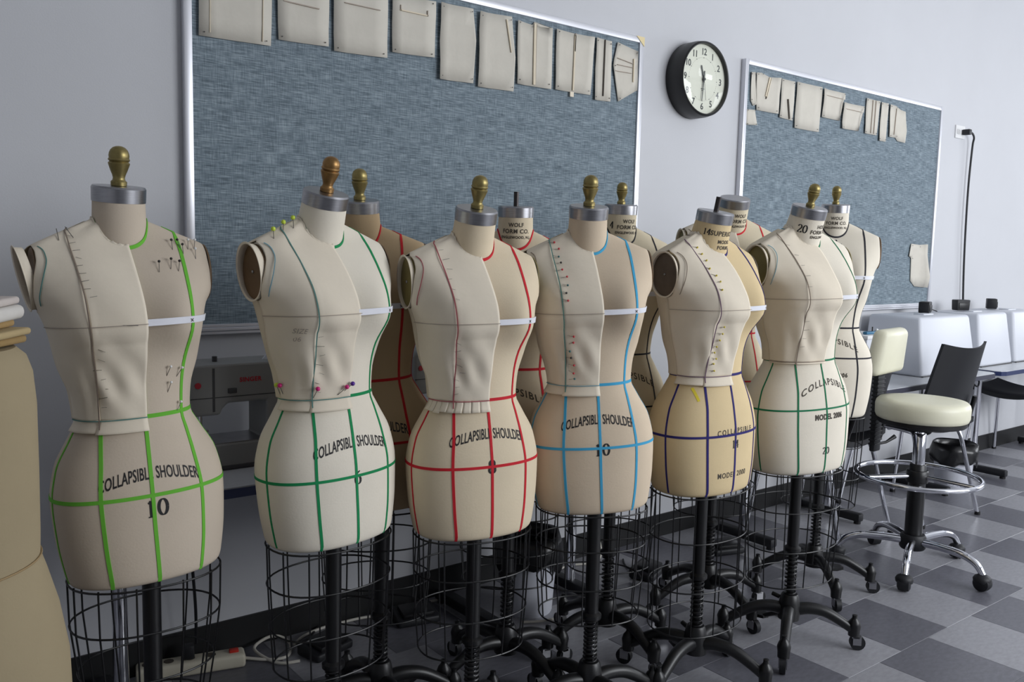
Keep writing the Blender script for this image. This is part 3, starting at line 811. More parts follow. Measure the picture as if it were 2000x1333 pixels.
def make_bodice(sp):
    """half bodice of muslin pinned over the viewer's-left half of a form"""
    F, root = sp['F'], sp['root']; bd = sp['bodice']
    r = empty('muslin_bodice', root.location.copy(), root.rotation_euler.z)
    tag(r, bd['label'], 'muslin bodice', 'muslin half bodices pinned on the dress forms')
    ext = bd.get('ext', .012); lim = (F.lim+min(.006, ext*.5), F.lim+ext); off = bd.get('off', .0045); ph = rng.random()*6
    def wav(th, z):
        return .0012*math.sin(th*9+z*21+ph)+.0009*math.sin(z*48+th*4+ph*2) + (.0016*math.sin(th*16+ph)*max(0, 1-abs(z-.43)/.09) if z < .52 else 0)
    def wav_c(th, z):
        d = th+PI/2; win = max(0, min(1, (z-.352)/.05))*max(0, min(1, (.535-z)/.06))
        return wav(th, z) + win*.0016*math.sin(58*(z+.26*d)+ph)
    zt = .750; seam = lambda z: F.thx(-princess_x(F, z)-bd.get('dx', 0), z)
    cf = lambda z: F.thx(bd.get('cf', .003)+bd.get('slant', 0)*(z-.35), z)
    cg = .05    # where cloth wraps
    def front_arm(z):
        e = armellipse(z)
        if e is None: return -PI
        ye = .004-.049*e*F.wy
        lo, hi = seam(z), -PI
        for _ in range(26):
            m_ = (lo+hi)/2
            if F.pt(m_, z, lim).y < ye: lo = m_
            else: hi = m_
        return lo
    def back_arm(z):
        e = armellipse(z)
        if e is None: return -PI
        ye = .004+.049*e*F.wy
        lo, hi = -PI*1.5, -PI
        for _ in range(26):
            m_ = (lo+hi)/2
            if F.pt(m_, z, lim).y > ye: lo = m_
            else: hi = m_
        return lo
    zw = Z_WAIST
    panel(F, 'centre_front_panel', zw, .754, 84, cf, seam, 30, off, M_muslin, r, lim, 1.0, wav_c)
    panel(F, 'side_front_panel', zw, zt, 84, seam, front_arm, 22, off+.0012, bd.get('sidemat', M_muslin), r, lim, 1.0, wav)
    panel(F, 'back_panel', zw, zt, 84, back_arm, lambda z: -PI*1.5, 18, off, M_muslin2, r, lim, 1.0, wav)
    # waist extension hanging below the seam
    j = bd.get('jag', 0)
    depth = bd.get('hem', .030)
    def hemwav(th, z): return .003*(zw-z)/depth
    if j:
        n = 9
        a0, a1 = cf(zw), -PI
        for i in range(n):
            p0 = a0+(a1-a0)*i/n; p1 = a0+(a1-a0)*(i+.97)/n; dd = depth*(.8+.3*rng.random()) if i > 4 else depth
            panel(F, 'hem_tab', zw-dd, zw+.001, 4, (lambda z, p=p0, d=dd: p-.012*math.sin(i*3)*(zw-z)/d), (lambda z, p=p1: p), 4, off+.0005+.0007*(i % 2), M_muslin, r, None, 0, hemwav)
    else:
        cfz = cf(zw); sm = seam(zw)
        panel(F, 'hem_strip', zw-depth, zw+.001, 6, lambda z: cfz, lambda z: sm-.02, 12, off+.001, M_muslin, r, None, 0, hemwav)
        panel(F, 'hem_strip', zw-depth*.9, zw+.001, 6, lambda z: sm, lambda z: -PI, 14, off, M_muslin, r, None, 0, hemwav)
    # drawn and taped lines on the cloth
    ln = bd.get('line', M_pencil)
    strip(F, [(-princess_x(F, z)-bd.get('dx', 0), z) for z in zlist(zw-.02, .735, 70)], .0024, 'seam_line', ln, r, off+.0044, lim, 1.0)
    strip(F, [(-PI+.02+(seam(Z_BUST)+PI-.02)*i/24, Z_BUST) for i in range(25)], .0014, 'bust_line', M_pencil, r, off+.0044, lim, 1.0, th_mode=True)
    strip(F, [(seam(Z_BUST)+(cf(Z_BUST)-seam(Z_BUST))*i/24, Z_BUST) for i in range(25)], .0014, 'bust_line', M_pencil, r, off+.0044, lim, 1.0, th_mode=True)
    strip(F, [(-PI+.02+(cf(zw)+PI-.02)*i/40, zw) for i in range(41)], .0020, 'waist_line', bd.get('wline', ln), r, off+.0044, lim, 1.0, th_mode=True)
    zz = [z for z in zlist(.592, .700, 40)]
    strip(F, [(max(front_arm(z)+.16, -PI+.02) if armellipse(z) else -PI+.14, z) for z in zz], .0018, 'armhole_line', bd.get('aline', ln), r, off+.0044, lim, 1.0, th_mode=True)
    # armhole rim standing off the arm plate
    vs = []; fs = []; n = 48
    for jx in range(n):
        t = 2*PI*jx/n
        for dx, k in ((-.010, .985), (.0045, 1.0), (.006, 1.06)):
            zz_ = .642+.063*k*math.sin(t); ll = lim[0]+(lim[1]-lim[0])*min(1, max(0, (zz_-.575)/.135))
            vs.append(F.out(Vector((-(ll*F.wx+dx), .004+.049*k*math.cos(t)*F.wy, .642+.063*k*math.sin(t)))))
    for jx in range(n):
        for q in range(2): fs.append((jx*3+q, jx*3+q+1, ((jx+1) % n)*3+q+1, ((jx+1) % n)*3+q))
    rim = MB().add(vs, fs).build('armhole_edge', M_muslin, r); md = rim.modifiers.new('t', 'SOLIDIFY'); md.thickness = .0014
    # neck edge
    vs = []; fs = []; n = 40
    for jx in range(n+1):
        ph = -PI/2+.05-(PI*.95)*jx/n; f = (1+math.sin(ph))/2; t0 = F.neck_base(ph)+.02
        for t, of in ((t0-.09, .008), (t0+.02, .0036), (t0+.055+.02*math.sin(jx*2.1), .0028)): vs.append(F.nk(ph, t, of))
    for jx in range(n):
        for q in range(2): fs.append((jx*3+q, jx*3+q+1, jx*3+q+4, jx*3+q+3))
    ne = MB().add(vs, fs).build('neck_edge', M_muslin, r, angle=180); md = ne.modifiers.new('t', 'SOLIDIFY'); md.thickness = .001
    vs = []; fs = []; n = 40
    for jx in range(n+1):
        ph = -PI/2+.03-(PI*.9)*jx/n; t0 = F.neck_base(ph)-.035
        for t, of in ((t0-.012, .0085), (t0+.012, .0078), (t0+.012, .004), (t0-.012, .004)): vs.append(F.nk(ph, t, of))
    fs = [(jx*4+q, jx*4+(q+1) % 4, jx*4+4+(q+1) % 4, jx*4+4+q) for jx in range(n) for q in range(4)]
    MB().add(vs, fs).build('neck_line', bd.get('aline', ln), r)
    # pins
    hd = bd.get('heads')
    for (z0, z1, n) in bd.get('pins', ((.70, .60, 8), (.51, .38, 8))):
        for i in range(n):
            z = z0+(z1-z0)*i/max(1, n-1); sgn = bd.get('pside', 1)
            pin(F, F.thx(-princess_x(F, z)+sgn*.009+rng.uniform(-.006,.006), z), z, r, off+.0035, rng.uniform(-.5,.4), hd[i % len(hd)] if hd else None, rng.uniform(.010,.017), lim, 1.0, .12)
    for (x, z, ang, h_) in bd.get('extra', ()):
        pin(F, F.thx(x, z) if x > -9 else -PI+.1, z, r, off+.006, ang, h_, .026, lim, 1.0, .35)
    return r

def fab(name, rgb, **k):
    return mat(name, rgb, .88, var=.03, vscale=9, bump=.12, bscale=240, spec=.2, weave=.2, wscale=500, **k)
def tape(name, rgb): return mat(name, rgb, .7, spec=.3, weave=.3, wscale=600)
T_lime, T_green, T_red = tape('lime_tape', (108,190,60)), tape('green_tape', (18,142,84)), tape('red_tape', (206,34,48))
T_blue, T_navy, T_dgreen = tape('sky_blue_tape', (66,168,212)), tape('navy_tape', (44,38,112)), tape('dark_green_tape', (16,118,78))
T_black, T_dkred = tape('black_tape', (38,38,46)), tape('dark_red_tape', (190,28,36))
H_lime = mat('big_lime_pinhead', (200,222,70), .3); H_mag = mat('big_magenta_pinhead', (206,24,120), .3); H_vio = mat('big_violet_pinhead', (84,36,150), .3)
H_red = mat('red_pinhead', (190,50,60), .3); H_teal = mat('teal_pinhead', (60,110,110), .3); H_yel = mat('yellow_pinhead', (214,196,70), .3)
H_wht = mat('white_pinhead', (235,235,235), .3); H_blk = mat('black_pinhead', (40,36,36), .3)
L_teal = mat('teal_line', (92,138,132), .8); L_red = mat('red_line', (166,84,92), .8); L_blue = mat('blue_line', (120,164,178), .8)
L_pur = mat('purple_line', (112,86,108), .8); L_dk = mat('dark_line', (136,122,110), .8)
CS = ('COLLAPSIBLE SHOULDER', .0270, .232, 1.15, .004, .0006, 1.02, M_ink)
def cs(size=.0285, z=.235): return ('COLLAPSIBLE SHOULDER', size, z, 1.9, -.004, .0004, 1.05, M_ink)
def wolf(cz=.285, z2=.160, model='MODEL 2006'):
    return (('COLLAPSIBLE', .026, cz, 4.2, .0, .0004, 1.25, M_inkgrey), (model, .020, z2, .0, .0, .0008, 1.2, M_inkgrey))
WN = (('WOLF', .016, .80, .0, M_inkgrey, False), ('FORM CO.', .017, .64, .0, M_inkgrey, False), ('ENGLEWOOD, N.J.', .0105, .49, .0, M_inkgrey, False))

def cam_shear(sp, amt):
    """small sideways lean of a form, amt metres per metre, along the wall row direction"""
    a = math.radians(sp['rz']); d = Vector((math.cos(YAW), -math.sin(YAW)))
    return (amt*(math.cos(a)*d.x+math.sin(a)*d.y), amt*(-math.sin(a)*d.x+math.cos(a)*d.y))

FORMS = [
 dict(x=.464, y=-.734, rz=-1, s=.93, zb=.587, body=fab('linen_tan_a', (206,192,174)), tape=T_lime, tw=.0074, top='finial', lean=-.05, hipdz=.005, taper=.80, necktilt=7,
      label='beige dress form with lime green tapes, first in the front row', text=(cs(),), numbers=(('10', .036, .163, .003),), rot=.2,
      bodice=dict(label='muslin half bodice on the lime-taped form at the left', ext=.030, line=L_dk, wline=L_teal, aline=L_teal, pins=((.72,.60,9),(.50,.38,7)), extra=((-.03,.545,0,None),(-.10,.725,2.2,None),(-.12,.72,1.9,None))),
      loose=[(.05,.655,1.5),(.075,.66,1.4),(.09,.655,1.3),(.11,.69,1.4),(.125,.70,1.3),(.14,.70,1.2),(.09,.70,1.5),(.135,.68,1.4),(.052,.44,1.4),(.052,.405,1.4),(.075,.435,1.3),(.07,.36,1.3),(.105,.70,1.7)]),
 dict(x=.853, y=-.790, rz=8, s=.93, zb=.601, body=fab('linen_white_a', (234,226,210)), tape=T_green, tw=.0062, top='finial', brass=M_brass2, lean=-.035, hipdz=-.018, wx=1.0, necktilt=17,
      label='off-white dress form with green tapes and coloured ball pins', text=(cs(z=.245),), numbers=(('6', .032, .163, .001),), rot=.5,
      bodice=dict(label='muslin half bodice with ball-headed pins on the green-taped form', ext=.018, cf=.004, slant=-.02, line=L_teal, wline=L_teal, aline=L_blue, pins=((.50,.37,7),),
      extra=((-.075,.368,1.2,H_mag),(-.02,.368,.9,H_mag),(-.006,.374,.9,H_vio),(-.115,.372,1.5,H_lime),(-9.5,.372,1.5,H_mag),(-.13,.716,1.6,H_lime),(-.10,.732,1.6,H_lime),(-.075,.742,1.6,H_lime))), plate=M_platebrown),
 dict(x=1.195, y=-.875, rz=-11, s=.93, zb=.579, body=fab('linen_cream_a', (226,210,182)), tape=T_red, tw=.0066, top='finial', lean=-.02, hipdz=.003, necktilt=15,
      label='cream dress form with red tapes and brass knob in the front row', text=(cs(z=.268),), numbers=(('8', .034, .188, -.001),), rot=.9,
      bodice=dict(label='muslin half bodice with fringed hem on the red-taped form', ext=.010, jag=1, line=L_red, wline=L_red, aline=L_red, pins=((.715,.60,6),(.50,.37,8))), plate=M_plateolive),
 dict(x=1.523, y=-.930, rz=-29, s=.93, zb=.597, body=fab('linen_tan_b', (216,198,174)), tape=T_blue, tw=.0066, top='finial', lean=-.045, hipdz=.0, necktilt=11,
      label='beige dress form with sky blue tapes', text=(cs(z=.260),), numbers=(('10', .033, .181, .002),), rot=.35,
      bodice=dict(label='muslin half bodice with red and teal pin heads on the blue-taped form', ext=.009, line=L_teal, wline=L_blue, aline=L_dk, heads=[H_red, H_red, H_teal, H_blk], pins=((.725,.58,9),(.49,.37,7)))),
 dict(x=1.946, y=-.958, rz=0, s=.95, zb=.587, body=fab('aged_canvas', (222,200,158)), tape=T_navy, tw=.0066, top='rod', lean=-.015, style='old', hipdz=-.005, drop=.40, taper=.97, necktilt=12, wx=1.06,
      label='yellowed dress form with navy tapes and bare neck post', necktext=(('SUPERIOR', .019, .76, -.006, M_inkgrey, False), ('MODEL', .014, .56, .0, M_inkgrey, False), ('FORMS', .014, .42, .0, M_inkgrey, False), ('14', .018, .78, -.062, M_ink, True)),
      text=(('COLLAPSIBLE', .020, .190, .4, .004, .0003, 1.45, M_inkgrey), ('MODEL 2000', .020, .062, .0, -.006, .0003, 1.2, M_inkgrey)), numbers=(('14', .024, .152, .0),), rot=.25, plate=M_plategrey,
      bodice=dict(label='muslin half bodice with yellow pins on the navy-taped form', ext=.008, line=L_pur, wline=L_pur, aline=L_dk, heads=[H_yel], pins=((.715,.60,7),(.50,.37,8)))),
 dict(x=2.378, y=-.970, rz=-9, s=.99, zb=.589, wx=1.06, body=fab('linen_white_b', (232,224,208)), tape=T_dgreen, tw=.0052, top='finial', fk=.86, lean=-.03, style='old', hipdz=.02, drop=.36, necktilt=15,
      label='large cream dress form with dark green tapes, size 20', necktext=(('HOLF', .015, .80, .014, M_inkgrey, False), ('FORM CO.', .016, .66, .014, M_inkgrey, False), ('ENGLEWOOD', .011, .53, .014, M_inkgrey, False), ('20', .024, .72, -.052, M_ink, True)),
      text=(('COLLAPSIBLE', .026, .285, 4.0, .010, .0004, 1.3, M_inkgrey), ('MODEL 2006', .021, .180, .0, .012, .0010, 1.1, M_inkgrey)), numbers=(('20', .022, .075, .0),), rot=.75, plate=M_plateolive,
      bodice=dict(label='smooth muslin bodice on the dark-green-taped size 20 form', ext=.009, cf=.012, line=L_dk, wline=L_dk, aline=L_blue, pins=((.70,.58,5),(.48,.40,4)), hem=.008)),
 # back row
 dict(x=1.064, y=-.605, rz=-30, s=.93, zb=.597, body=fab('linen_brown', (188,164,130)), tape=T_dkred, tw=.0062, top='finial', lean=-.06, rot=.3,
      label='tan dress form with dark red tapes behind the green-taped form', text=(cs(),)),
 dict(x=1.500, y=-.640, rz=-36, s=.93, zb=.602, body=fab('linen_cream_b', (220,206,180)), tape=T_red, tw=.0066, top='rod', lean=0, style='old', rot=.6, necktilt=5,
      label='cream dress form with red tapes and bare neck post in the back row', text=wolf(), necktext=WN, badge=1),
 dict(x=1.876, y=-.670, rz=-22, s=.93, zb=.625, body=fab('linen_cream_c', (216,204,178)), tape=T_black, tw=.0046, top='finial', fk=.85, lean=0, style='old', rot=.2, necktilt=4, drop=.34,
      label='cream dress form with thin black tapes behind the blue-taped form', text=wolf(.285, .150, 'MODEL 2006'), necktext=tuple((a, b, c, d+.012, e, f) for a, b, c, d, e, f in WN)+(('4', .022, .70, -.048, M_ink, True),)),
 dict(x=2.397, y=-.660, rz=-30, s=.95, zb=.66, body=fab('linen_cream_d', (220,208,182)), tape=T_red, tw=.0050, top='none', lean=.02, style='old', rot=.25, necktilt=16, plate=M_plateolive,
      label='cream dress form with red tapes and tilted neck, behind the yellowed form', necktext=tuple((a, b, c, d+.012, e, f) for a, b, c, d, e, f in WN),
      bodice=dict(label='muslin half bodice on the tilted form behind the yellowed one', ext=.009, line=L_dk, aline=L_dk, pins=((.70,.6,3),))),
 dict(x=2.889, y=-.750, rz=-48, s=.93, zb=.674, body=fab('linen_white_c', (230,222,206)), tape=T_black, tw=.0056, top='finial', fk=.86, lean=0, style='old', rot=.05, necktilt=5, hipdz=.05, drop=.34,
      label='cream dress form with black tapes at the right end of the back row', text=wolf(.30, .17, 'MODEL 2006'), necktext=WN, badge=2),
]
for sp in FORMS:
    sp['shear'] = cam_shear(sp, sp['lean'])
    F, root = make_form(sp)
    if 'bodice' in sp:
        bo = make_bodice(sp)
        if sp['tape'] is T_green:
            for txt_, z_, sz_ in (('SIZE', .515, .015), ('06', .495, .015)):      # pencilled size note on the cloth
                V, Fc = text2d(txt_, sz_, 0, 1.05)
                flat_print('pencil_note', V, Fc, lambda u, v: F.S(F.thx(-.118+u*.62, z_+v*1.1), z_+v, .0105, None, 1.0)[0], M_pencil, bo)
    V, Fc = text2d('x', .014, 0, 1)
    flat_print('apex_mark', V, Fc, lambda u, v: F.S(F.thx(XB+u, Z_BUST+.002+v), Z_BUST+.002+v, .0045, None, 1.0)[0], M_inkgrey, root)
    if sp['tape'] is T_navy:
        strip(F, [(-.118+.001*i, .318-.012*i) for i in range(4)], .008, 'chalk_mark', mat('yellow_chalk', (226,206,60), .8), root, off=.0008)
    for (x, z, a) in sp.get('loose', ()):
        pin(F, F.thx(x, z), z, root, .004, a, H_wht if rng.random() < .6 else H_blk, .022, None, 0, .3)
    if sp.get('badge'):
        # dark paper tag pinned at the front of the neck
        z0 = .655; V = [(.016*math.cos(t*PI/3), .018*math.sin(t*PI/3)) for t in range(6)] if sp['badge'] == 1 else [(-.011,-.04),(.011,-.04),(.011,.018),(-.011,.018)]
        flat_print('paper_tag', V, [tuple(range(len(V)))], lambda u, v: F.S(F.thx(u+.008, z0+v), z0+v, .0016)[0], M_ink, root)
        for q in range(3):
            V = [(-.008,.008-q*.009),(.008,.008-q*.009),(.008,.004-q*.009),(-.008,.004-q*.009)]
            flat_print('tag_mark', V, [(0,1,2,3)], lambda u, v: F.S(F.thx(u+.008, z0+v), z0+v, .0022)[0], M_twill, root)

# ------------------------------------------------------------------ tables along the wall
ZTAB = 0.650
def table(x0, x1, yf, z, edge, label, legs, round_left=0.0):
    r = empty('work_table', (0, 0, 0)); tag(r, label, 'table', 'work tables along the wall')
    t = .026; yb = -.015
    q = .045
    poly = [(x0+q,yf),(x1-q,yf),(x1-q*.3,yf+q*.3),(x1,yf+q),(x1,yb),(x0,yb),(x0,yf+q),(x0+q*.3,yf+q*.3)]
    k = len(poly)
    MB().add([(x,y,z-.004) for x,y in poly]+[(x,y,z) for x,y in poly], [tuple(range(k-1,-1,-1)), tuple(range(k,2*k))]+[(i,(i+1)%k,(i+1)%k+k,i+k) for i in range(k)]).build('table_top', M_lam, r, smooth=False)
    cx, cy = (x0+x1)/2, (yf+yb)/2
    e = [(x+(.004 if x > cx else -.004), y-(.004 if y < cy else 0)) for x, y in poly]
    MB().add([(x,y,z-t) for x,y in e]+[(x,y,z-.0035) for x,y in e], [tuple(range(k-1,-1,-1)), tuple(range(k,2*k))]+[(i,(i+1)%k,(i+1)%k+k,i+k) for i in range(k)]).build('edge_band', edge, r, smooth=False)
    for x in legs:
        l = MB().cyl((x,-.25,.05), (x,-.25,z-t), .019, 18).build('leg', M_chrome, r)
        MB().rbox(x-.022, x+.022, yf+.06, yb-.03, .012, .05, .008, 2).build('foot_bar', M_matte, l)
        for y in (yf+.08, yb-.05): MB().cyl((x,y,0), (x,y,.014), .016, 12).build('glide', M_black, l)
        MB().box(x-.02, x+.02, yf+.08, yb-.06, z-t-.02, z-t).build('bracket', M_black, l, smooth=False)
    return r
table(.50, 1.94, -.475, ZTAB, M_navy, 'navy-edged work table under the grey sewing machines', (.545, 1.66))
table(1.95, 3.44, -.475, ZTAB, M_navy, 'navy-edged work table behind the yellowed and size 20 forms', (2.10, 3.12))
table(3.46, 4.97, -.490, ZTAB, M_char, 'charcoal-edged work table under the first white machine cover', (3.78, 4.64))
table(4.99, 6.60, -.505, ZTAB+.006, M_navy, 'navy-edged work table at the right edge', (5.30, 6.45))

# ------------------------------------------------------------------ sewing machines
M_redlet = mat('red_lettering', (178,36,50), .5)
def sewing_machine(x, y, label):
    r = empty('sewing_machine', (x, y, ZTAB)); tag(r, label, 'sewing machine')
    H = .285
    body = [(.0,.150),(.0,H-.012),(.012,H),(.31,H),(.325,H-.012),(.325,0.006),(.03,.006),(.03,.072),(.205,.072),(.205,.180),(.100,.180),(.085,.165),(.078,.150)]
    mb = MB().prism(body, 0, .135)
    o = mb.build('body', M_machine, r, smooth=False)
    bv = o.modifiers.new('bevel', 'BEVEL'); bv.width = .006; bv.segments = 2; bv.limit_method = 'ANGLE'
    MB().rbox(.025, .33, -.006, .141, 0, .012, .004, 2).build('base_plate', M_machdark, r)
    MB().box(.036, .20, .004, .13, .072, .0735).build('bed_plate', M_steel, r, smooth=False)
    MB().box(.058, .064, -.0012, .01, .16, H-.01).build('thread_slot', M_machdark, r, smooth=False)
    MB().box(.0, .325, -.0008, .001, .196, .1985).build('groove', M_machdark, r, smooth=False)
    MB().rbox(.098, .122, -.005, .001, .206, .220, .002, 2).build('reverse_lever', M_machdark, r)
    MB().cyl((.045,.06,.10), (.045,.06,.16), .005, 10).build('needle_bar', M_chrome, r)
    MB().box(.03, .062, .045, .075, .098, .104).build('presser_foot', M_chrome, r, smooth=False)
    for z in (.235, .120): MB().cyl((.28,-.014,z), (.28,.002,z), .020, 24).build('dial', mat('pale_dial', (150,150,150), .4), r)
    MB().cyl((.324,.07,.19), (.350,.07,.19), .038, 28).build('hand_wheel', M_machdark, r)
    MB().cyl((.085,.06,H-.002), (.085,.06,H+.014), .007, 12).build('tension_knob', M_machdark, r)
    MB().cyl((.25,.07,H-.002), (.25,.07,H+.004), .022, 20).build('spool_disc', M_machdark, r)
    MB().add([(.215,.05,H),(.24,.05,H),(.24,.05,H+.020),(.233,.05,H+.024),(.215,.056,H),(.24,.056,H),(.24,.056,H+.020),(.233,.056,H+.024)],
             [(0,1,2,3),(4,5,6,7),(0,1,5,4),(1,2,6,5),(2,3,7,6),(3,0,4,7)]).build('thread_guide', M_cover, r, smooth=False)
    V, F_ = text2d('SINGER', .0165, .0006, 1.12)
    flat_print('brand_lettering', V, F_, lambda u, v: (.160+u, -.0012, .240+v), M_redlet, r)
    MB().cyl((.02,-.003,.232), (.02,0,.232), .008, 14).build('badge', M_redlet, r)
    return r
sewing_machine(.715, -.300, 'grey sewing machine with red lettering between the first two forms')
sewing_machine(1.400, -.285, 'grey sewing machine mostly hidden behind the red-taped form')

# ------------------------------------------------------------------ white machine covers and things on them
def cover(x0, x1, y0, y1, h, z, label):
    w_, d_ = x1-x0, y1-y0
    r = empty('machine_cover', ((x0+x1)/2, (y0+y1)/2, z)); tag(r, label, 'machine cover', 'white covers over the machines')
    mb = MB().rbox(-w_/2, w_/2, -d_/2, d_/2, 0, h, .018, 3)
    vs = []
    for (x, y, zz) in mb.v:
        t = zz/h; vs.append((x*(1-.10*t), y*(1-.16*t)+.02*t, max(0, zz)))
    mb.v = vs
    mb.build('shell', M_cover, r, angle=60)
    MB().rbox(-w_*.34, w_*.34, -d_*.5+.001, -d_*.5+.02, .035, h*.78, .008, 2).build('front_panel', M_cover, r).rotation_euler = (-.20, 0, 0)
    MB().rbox(-.055, .055, -.03, .03, h-.004, h+.006, .004, 2).build('handle', M_cover, r)
    MB().box(-w_/2+.01, w_/2-.01, -d_/2-.001, -d_/2+.01, .0, .005).build('shadow_strip', M_machdark, r, smooth=False)  # solid dark strip standing in for the shade under the front edge
    return r
cover(4.37, 4.975, -.375, -.04, .305, ZTAB, 'first and nearest white machine cover, with the dark adapter on its left corner')
cover(5.06, 5.47, -.36, -.04, .300, ZTAB+.006, 'second white machine cover along the wall')
cover(5.51, 5.95, -.36, -.04, .300, ZTAB+.006, 'third white machine cover at the right edge')
def adapter(x, y, z, rz, label):
    r = empty('power_adapter', (x, y, z), rz); tag(r, label, 'adapter', 'black adapters on the machine covers')
    mb = MB().rbox(-.038, .038, -.028, .028, 0, .062, .005, 2)
    mb.v = [(px*(1+.12*pz/.062), py, pz) for px, py, pz in mb.v]
    mb.build('case', M_matte, r)
    MB().rbox(-.032, .032, -.032, -.026, .01, .045, .003, 2).build('face', M_black, r)
    return r
a1 = adapter(4.78, -.16, .958, .3, 'black adapter with a short lead on the first white cover')
MB().tube(smooth_path([(.03,-.01,.015),(.08,-.02,.016),(.12,-.03,.010),(.14,-.04,.004)]), .003, 6).build('lead', M_matte, a1)
adapter(5.22, -.15, .961, -.5, 'black adapter on the second white cover')
adapter(5.62, -.15, .961, .5, 'black adapter on the third white cover')
r = empty('storage_box', (3.98, -.30, ZTAB)); tag(r, 'pale storage box on the table behind the cream chair back', 'box')
MB().rbox(-.20, .03, -.10, .10, 0, .235, .008, 2).build('box_body', M_cover, r); MB().rbox(-.205, .035, -.105, .105, .225, .243, .004, 2).build('lid', M_white, r)
r = empty('blue_tool', (3.90, -.36, ZTAB+.2435)); tag(r, 'blue handled tool lying on the pale storage box', 'tool')
MB().rbox(-.075, .075, -.012, .012, 0, .014, .005, 2).build('handle', mat('teal_plastic', (52,108,140), .4), r); MB().cyl((-.01,0,.013),(-.01,0,.035),.003,8).build('stud', M_black, r)
MB().sphere((.03,0,.017), .008, 6).build('knob', M_white, r)
o = MB().rbox(-.05, .03, -.03, .03, 0, .020, .006, 2).build('paper_packet', mat('kraft', (196,164,128), .8)); o.location = (3.87, -.26, ZTAB+.2435); tag(o, 'tan paper packet on the pale storage box', 'packet')

# ------------------------------------------------------------------ stool in front
ST = empty('drafting_stool', (3.412, -.862, 0)); tag(ST, 'round cream-topped drafting stool with chrome foot ring and casters', 'stool')
MB().lathe([(1e-7,.616),(.160,.616),(.169,.621),(.174,.634),(.175,.672),(.171,.686),(.162,.695),(.13,.699),(1e-7,.700)], 64).build('seat_cushion', M_cream, ST)
MB().lathe([(1e-7,.598),(.160,.598),(.166,.604),(.166,.617),(1e-7,.617)], 48).build('seat_pan', M_black, ST)
MB().lathe([(.05,.572),(.055,.585),(.075,.598),(1e-7,.598)], 24).build('mount', M_black, ST)
MB().cyl((0,0,.55), (0,0,.59), .013, 18).build('piston', M_chrome, ST)
MB().lathe([(.0235,.42),(.0235,.555),(.020,.56),(1e-7,.56)], 28).build('chrome_column', M_chrome, ST)
MB().lathe([(.034,.10),(.0335,.30),(.031,.43),(.027,.435),(1e-7,.435)], 28).build('column_sleeve', M_black, ST)
MB().lathe([(.045,.085),(.050,.092),(.050,.135),(.044,.145),(1e-7,.146)], 32).build('hub', M_matte, ST)
fr = MB().tube([(.232*math.cos(2*PI*i/72), .232*math.sin(2*PI*i/72), .385) for i in range(72)], .0105, 12, closed=True).build('foot_ring', M_chrome, ST)
for j in range(3):
    a = j*2*PI/3+.55
    MB().cyl((.03*math.cos(a), .03*math.sin(a), .385), (.228*math.cos(a), .228*math.sin(a), .385), .0095, 12).build('spoke', M_chrome, fr)
MB().lathe([(.040,.36),(.042,.365),(.042,.405),(.038,.41),(1e-7,.41)], 28).build('ring_clamp', M_black, fr)
sl = smooth_path([(.04,0,.118),(.12,0,.122),(.20,0,.118),(.255,0,.098),(.285,0,.062)], 6)
slm = MB().tube(sl, [.017-.0045*i/(len(sl)-1) for i in range(len(sl))], 14).mesh('base_leg', M_chrome)
swm = MB().lathe([(1e-7,-.024),(.018,-.024),(.029,-.018),(.031,0),(.029,.018),(.018,.024),(1e-7,.024)], 24, Matrix.Translation((.285,0,.032)) @ Matrix.Rotation(PI/2, 4, 'X')).mesh('caster', M_matte)
shm = MB().lathe([(.031,.0),(.033,.012),(.027,.022),(.012,.030),(1e-7,.031)], 18, Matrix.Translation((.283,0,.036))).mesh('caster_hood', M_matte)
for j, (cx, cy) in enumerate([(3.399,-1.161),(3.123,-.982),(3.257,-.647),(3.575,-.594),(3.706,-.917)]):
    l = link('base_leg', slm, ST); l.rotation_euler = (0, 0, math.atan2(cy+.862, cx-3.412))
    link('caster', swm, l); link('caster_hood', shm, l)
MB().tube([(.05,-.02,.585),(.10,-.04,.575),(.16,-.06,.572)], .005, 8).build('height_lever', M_black, ST)

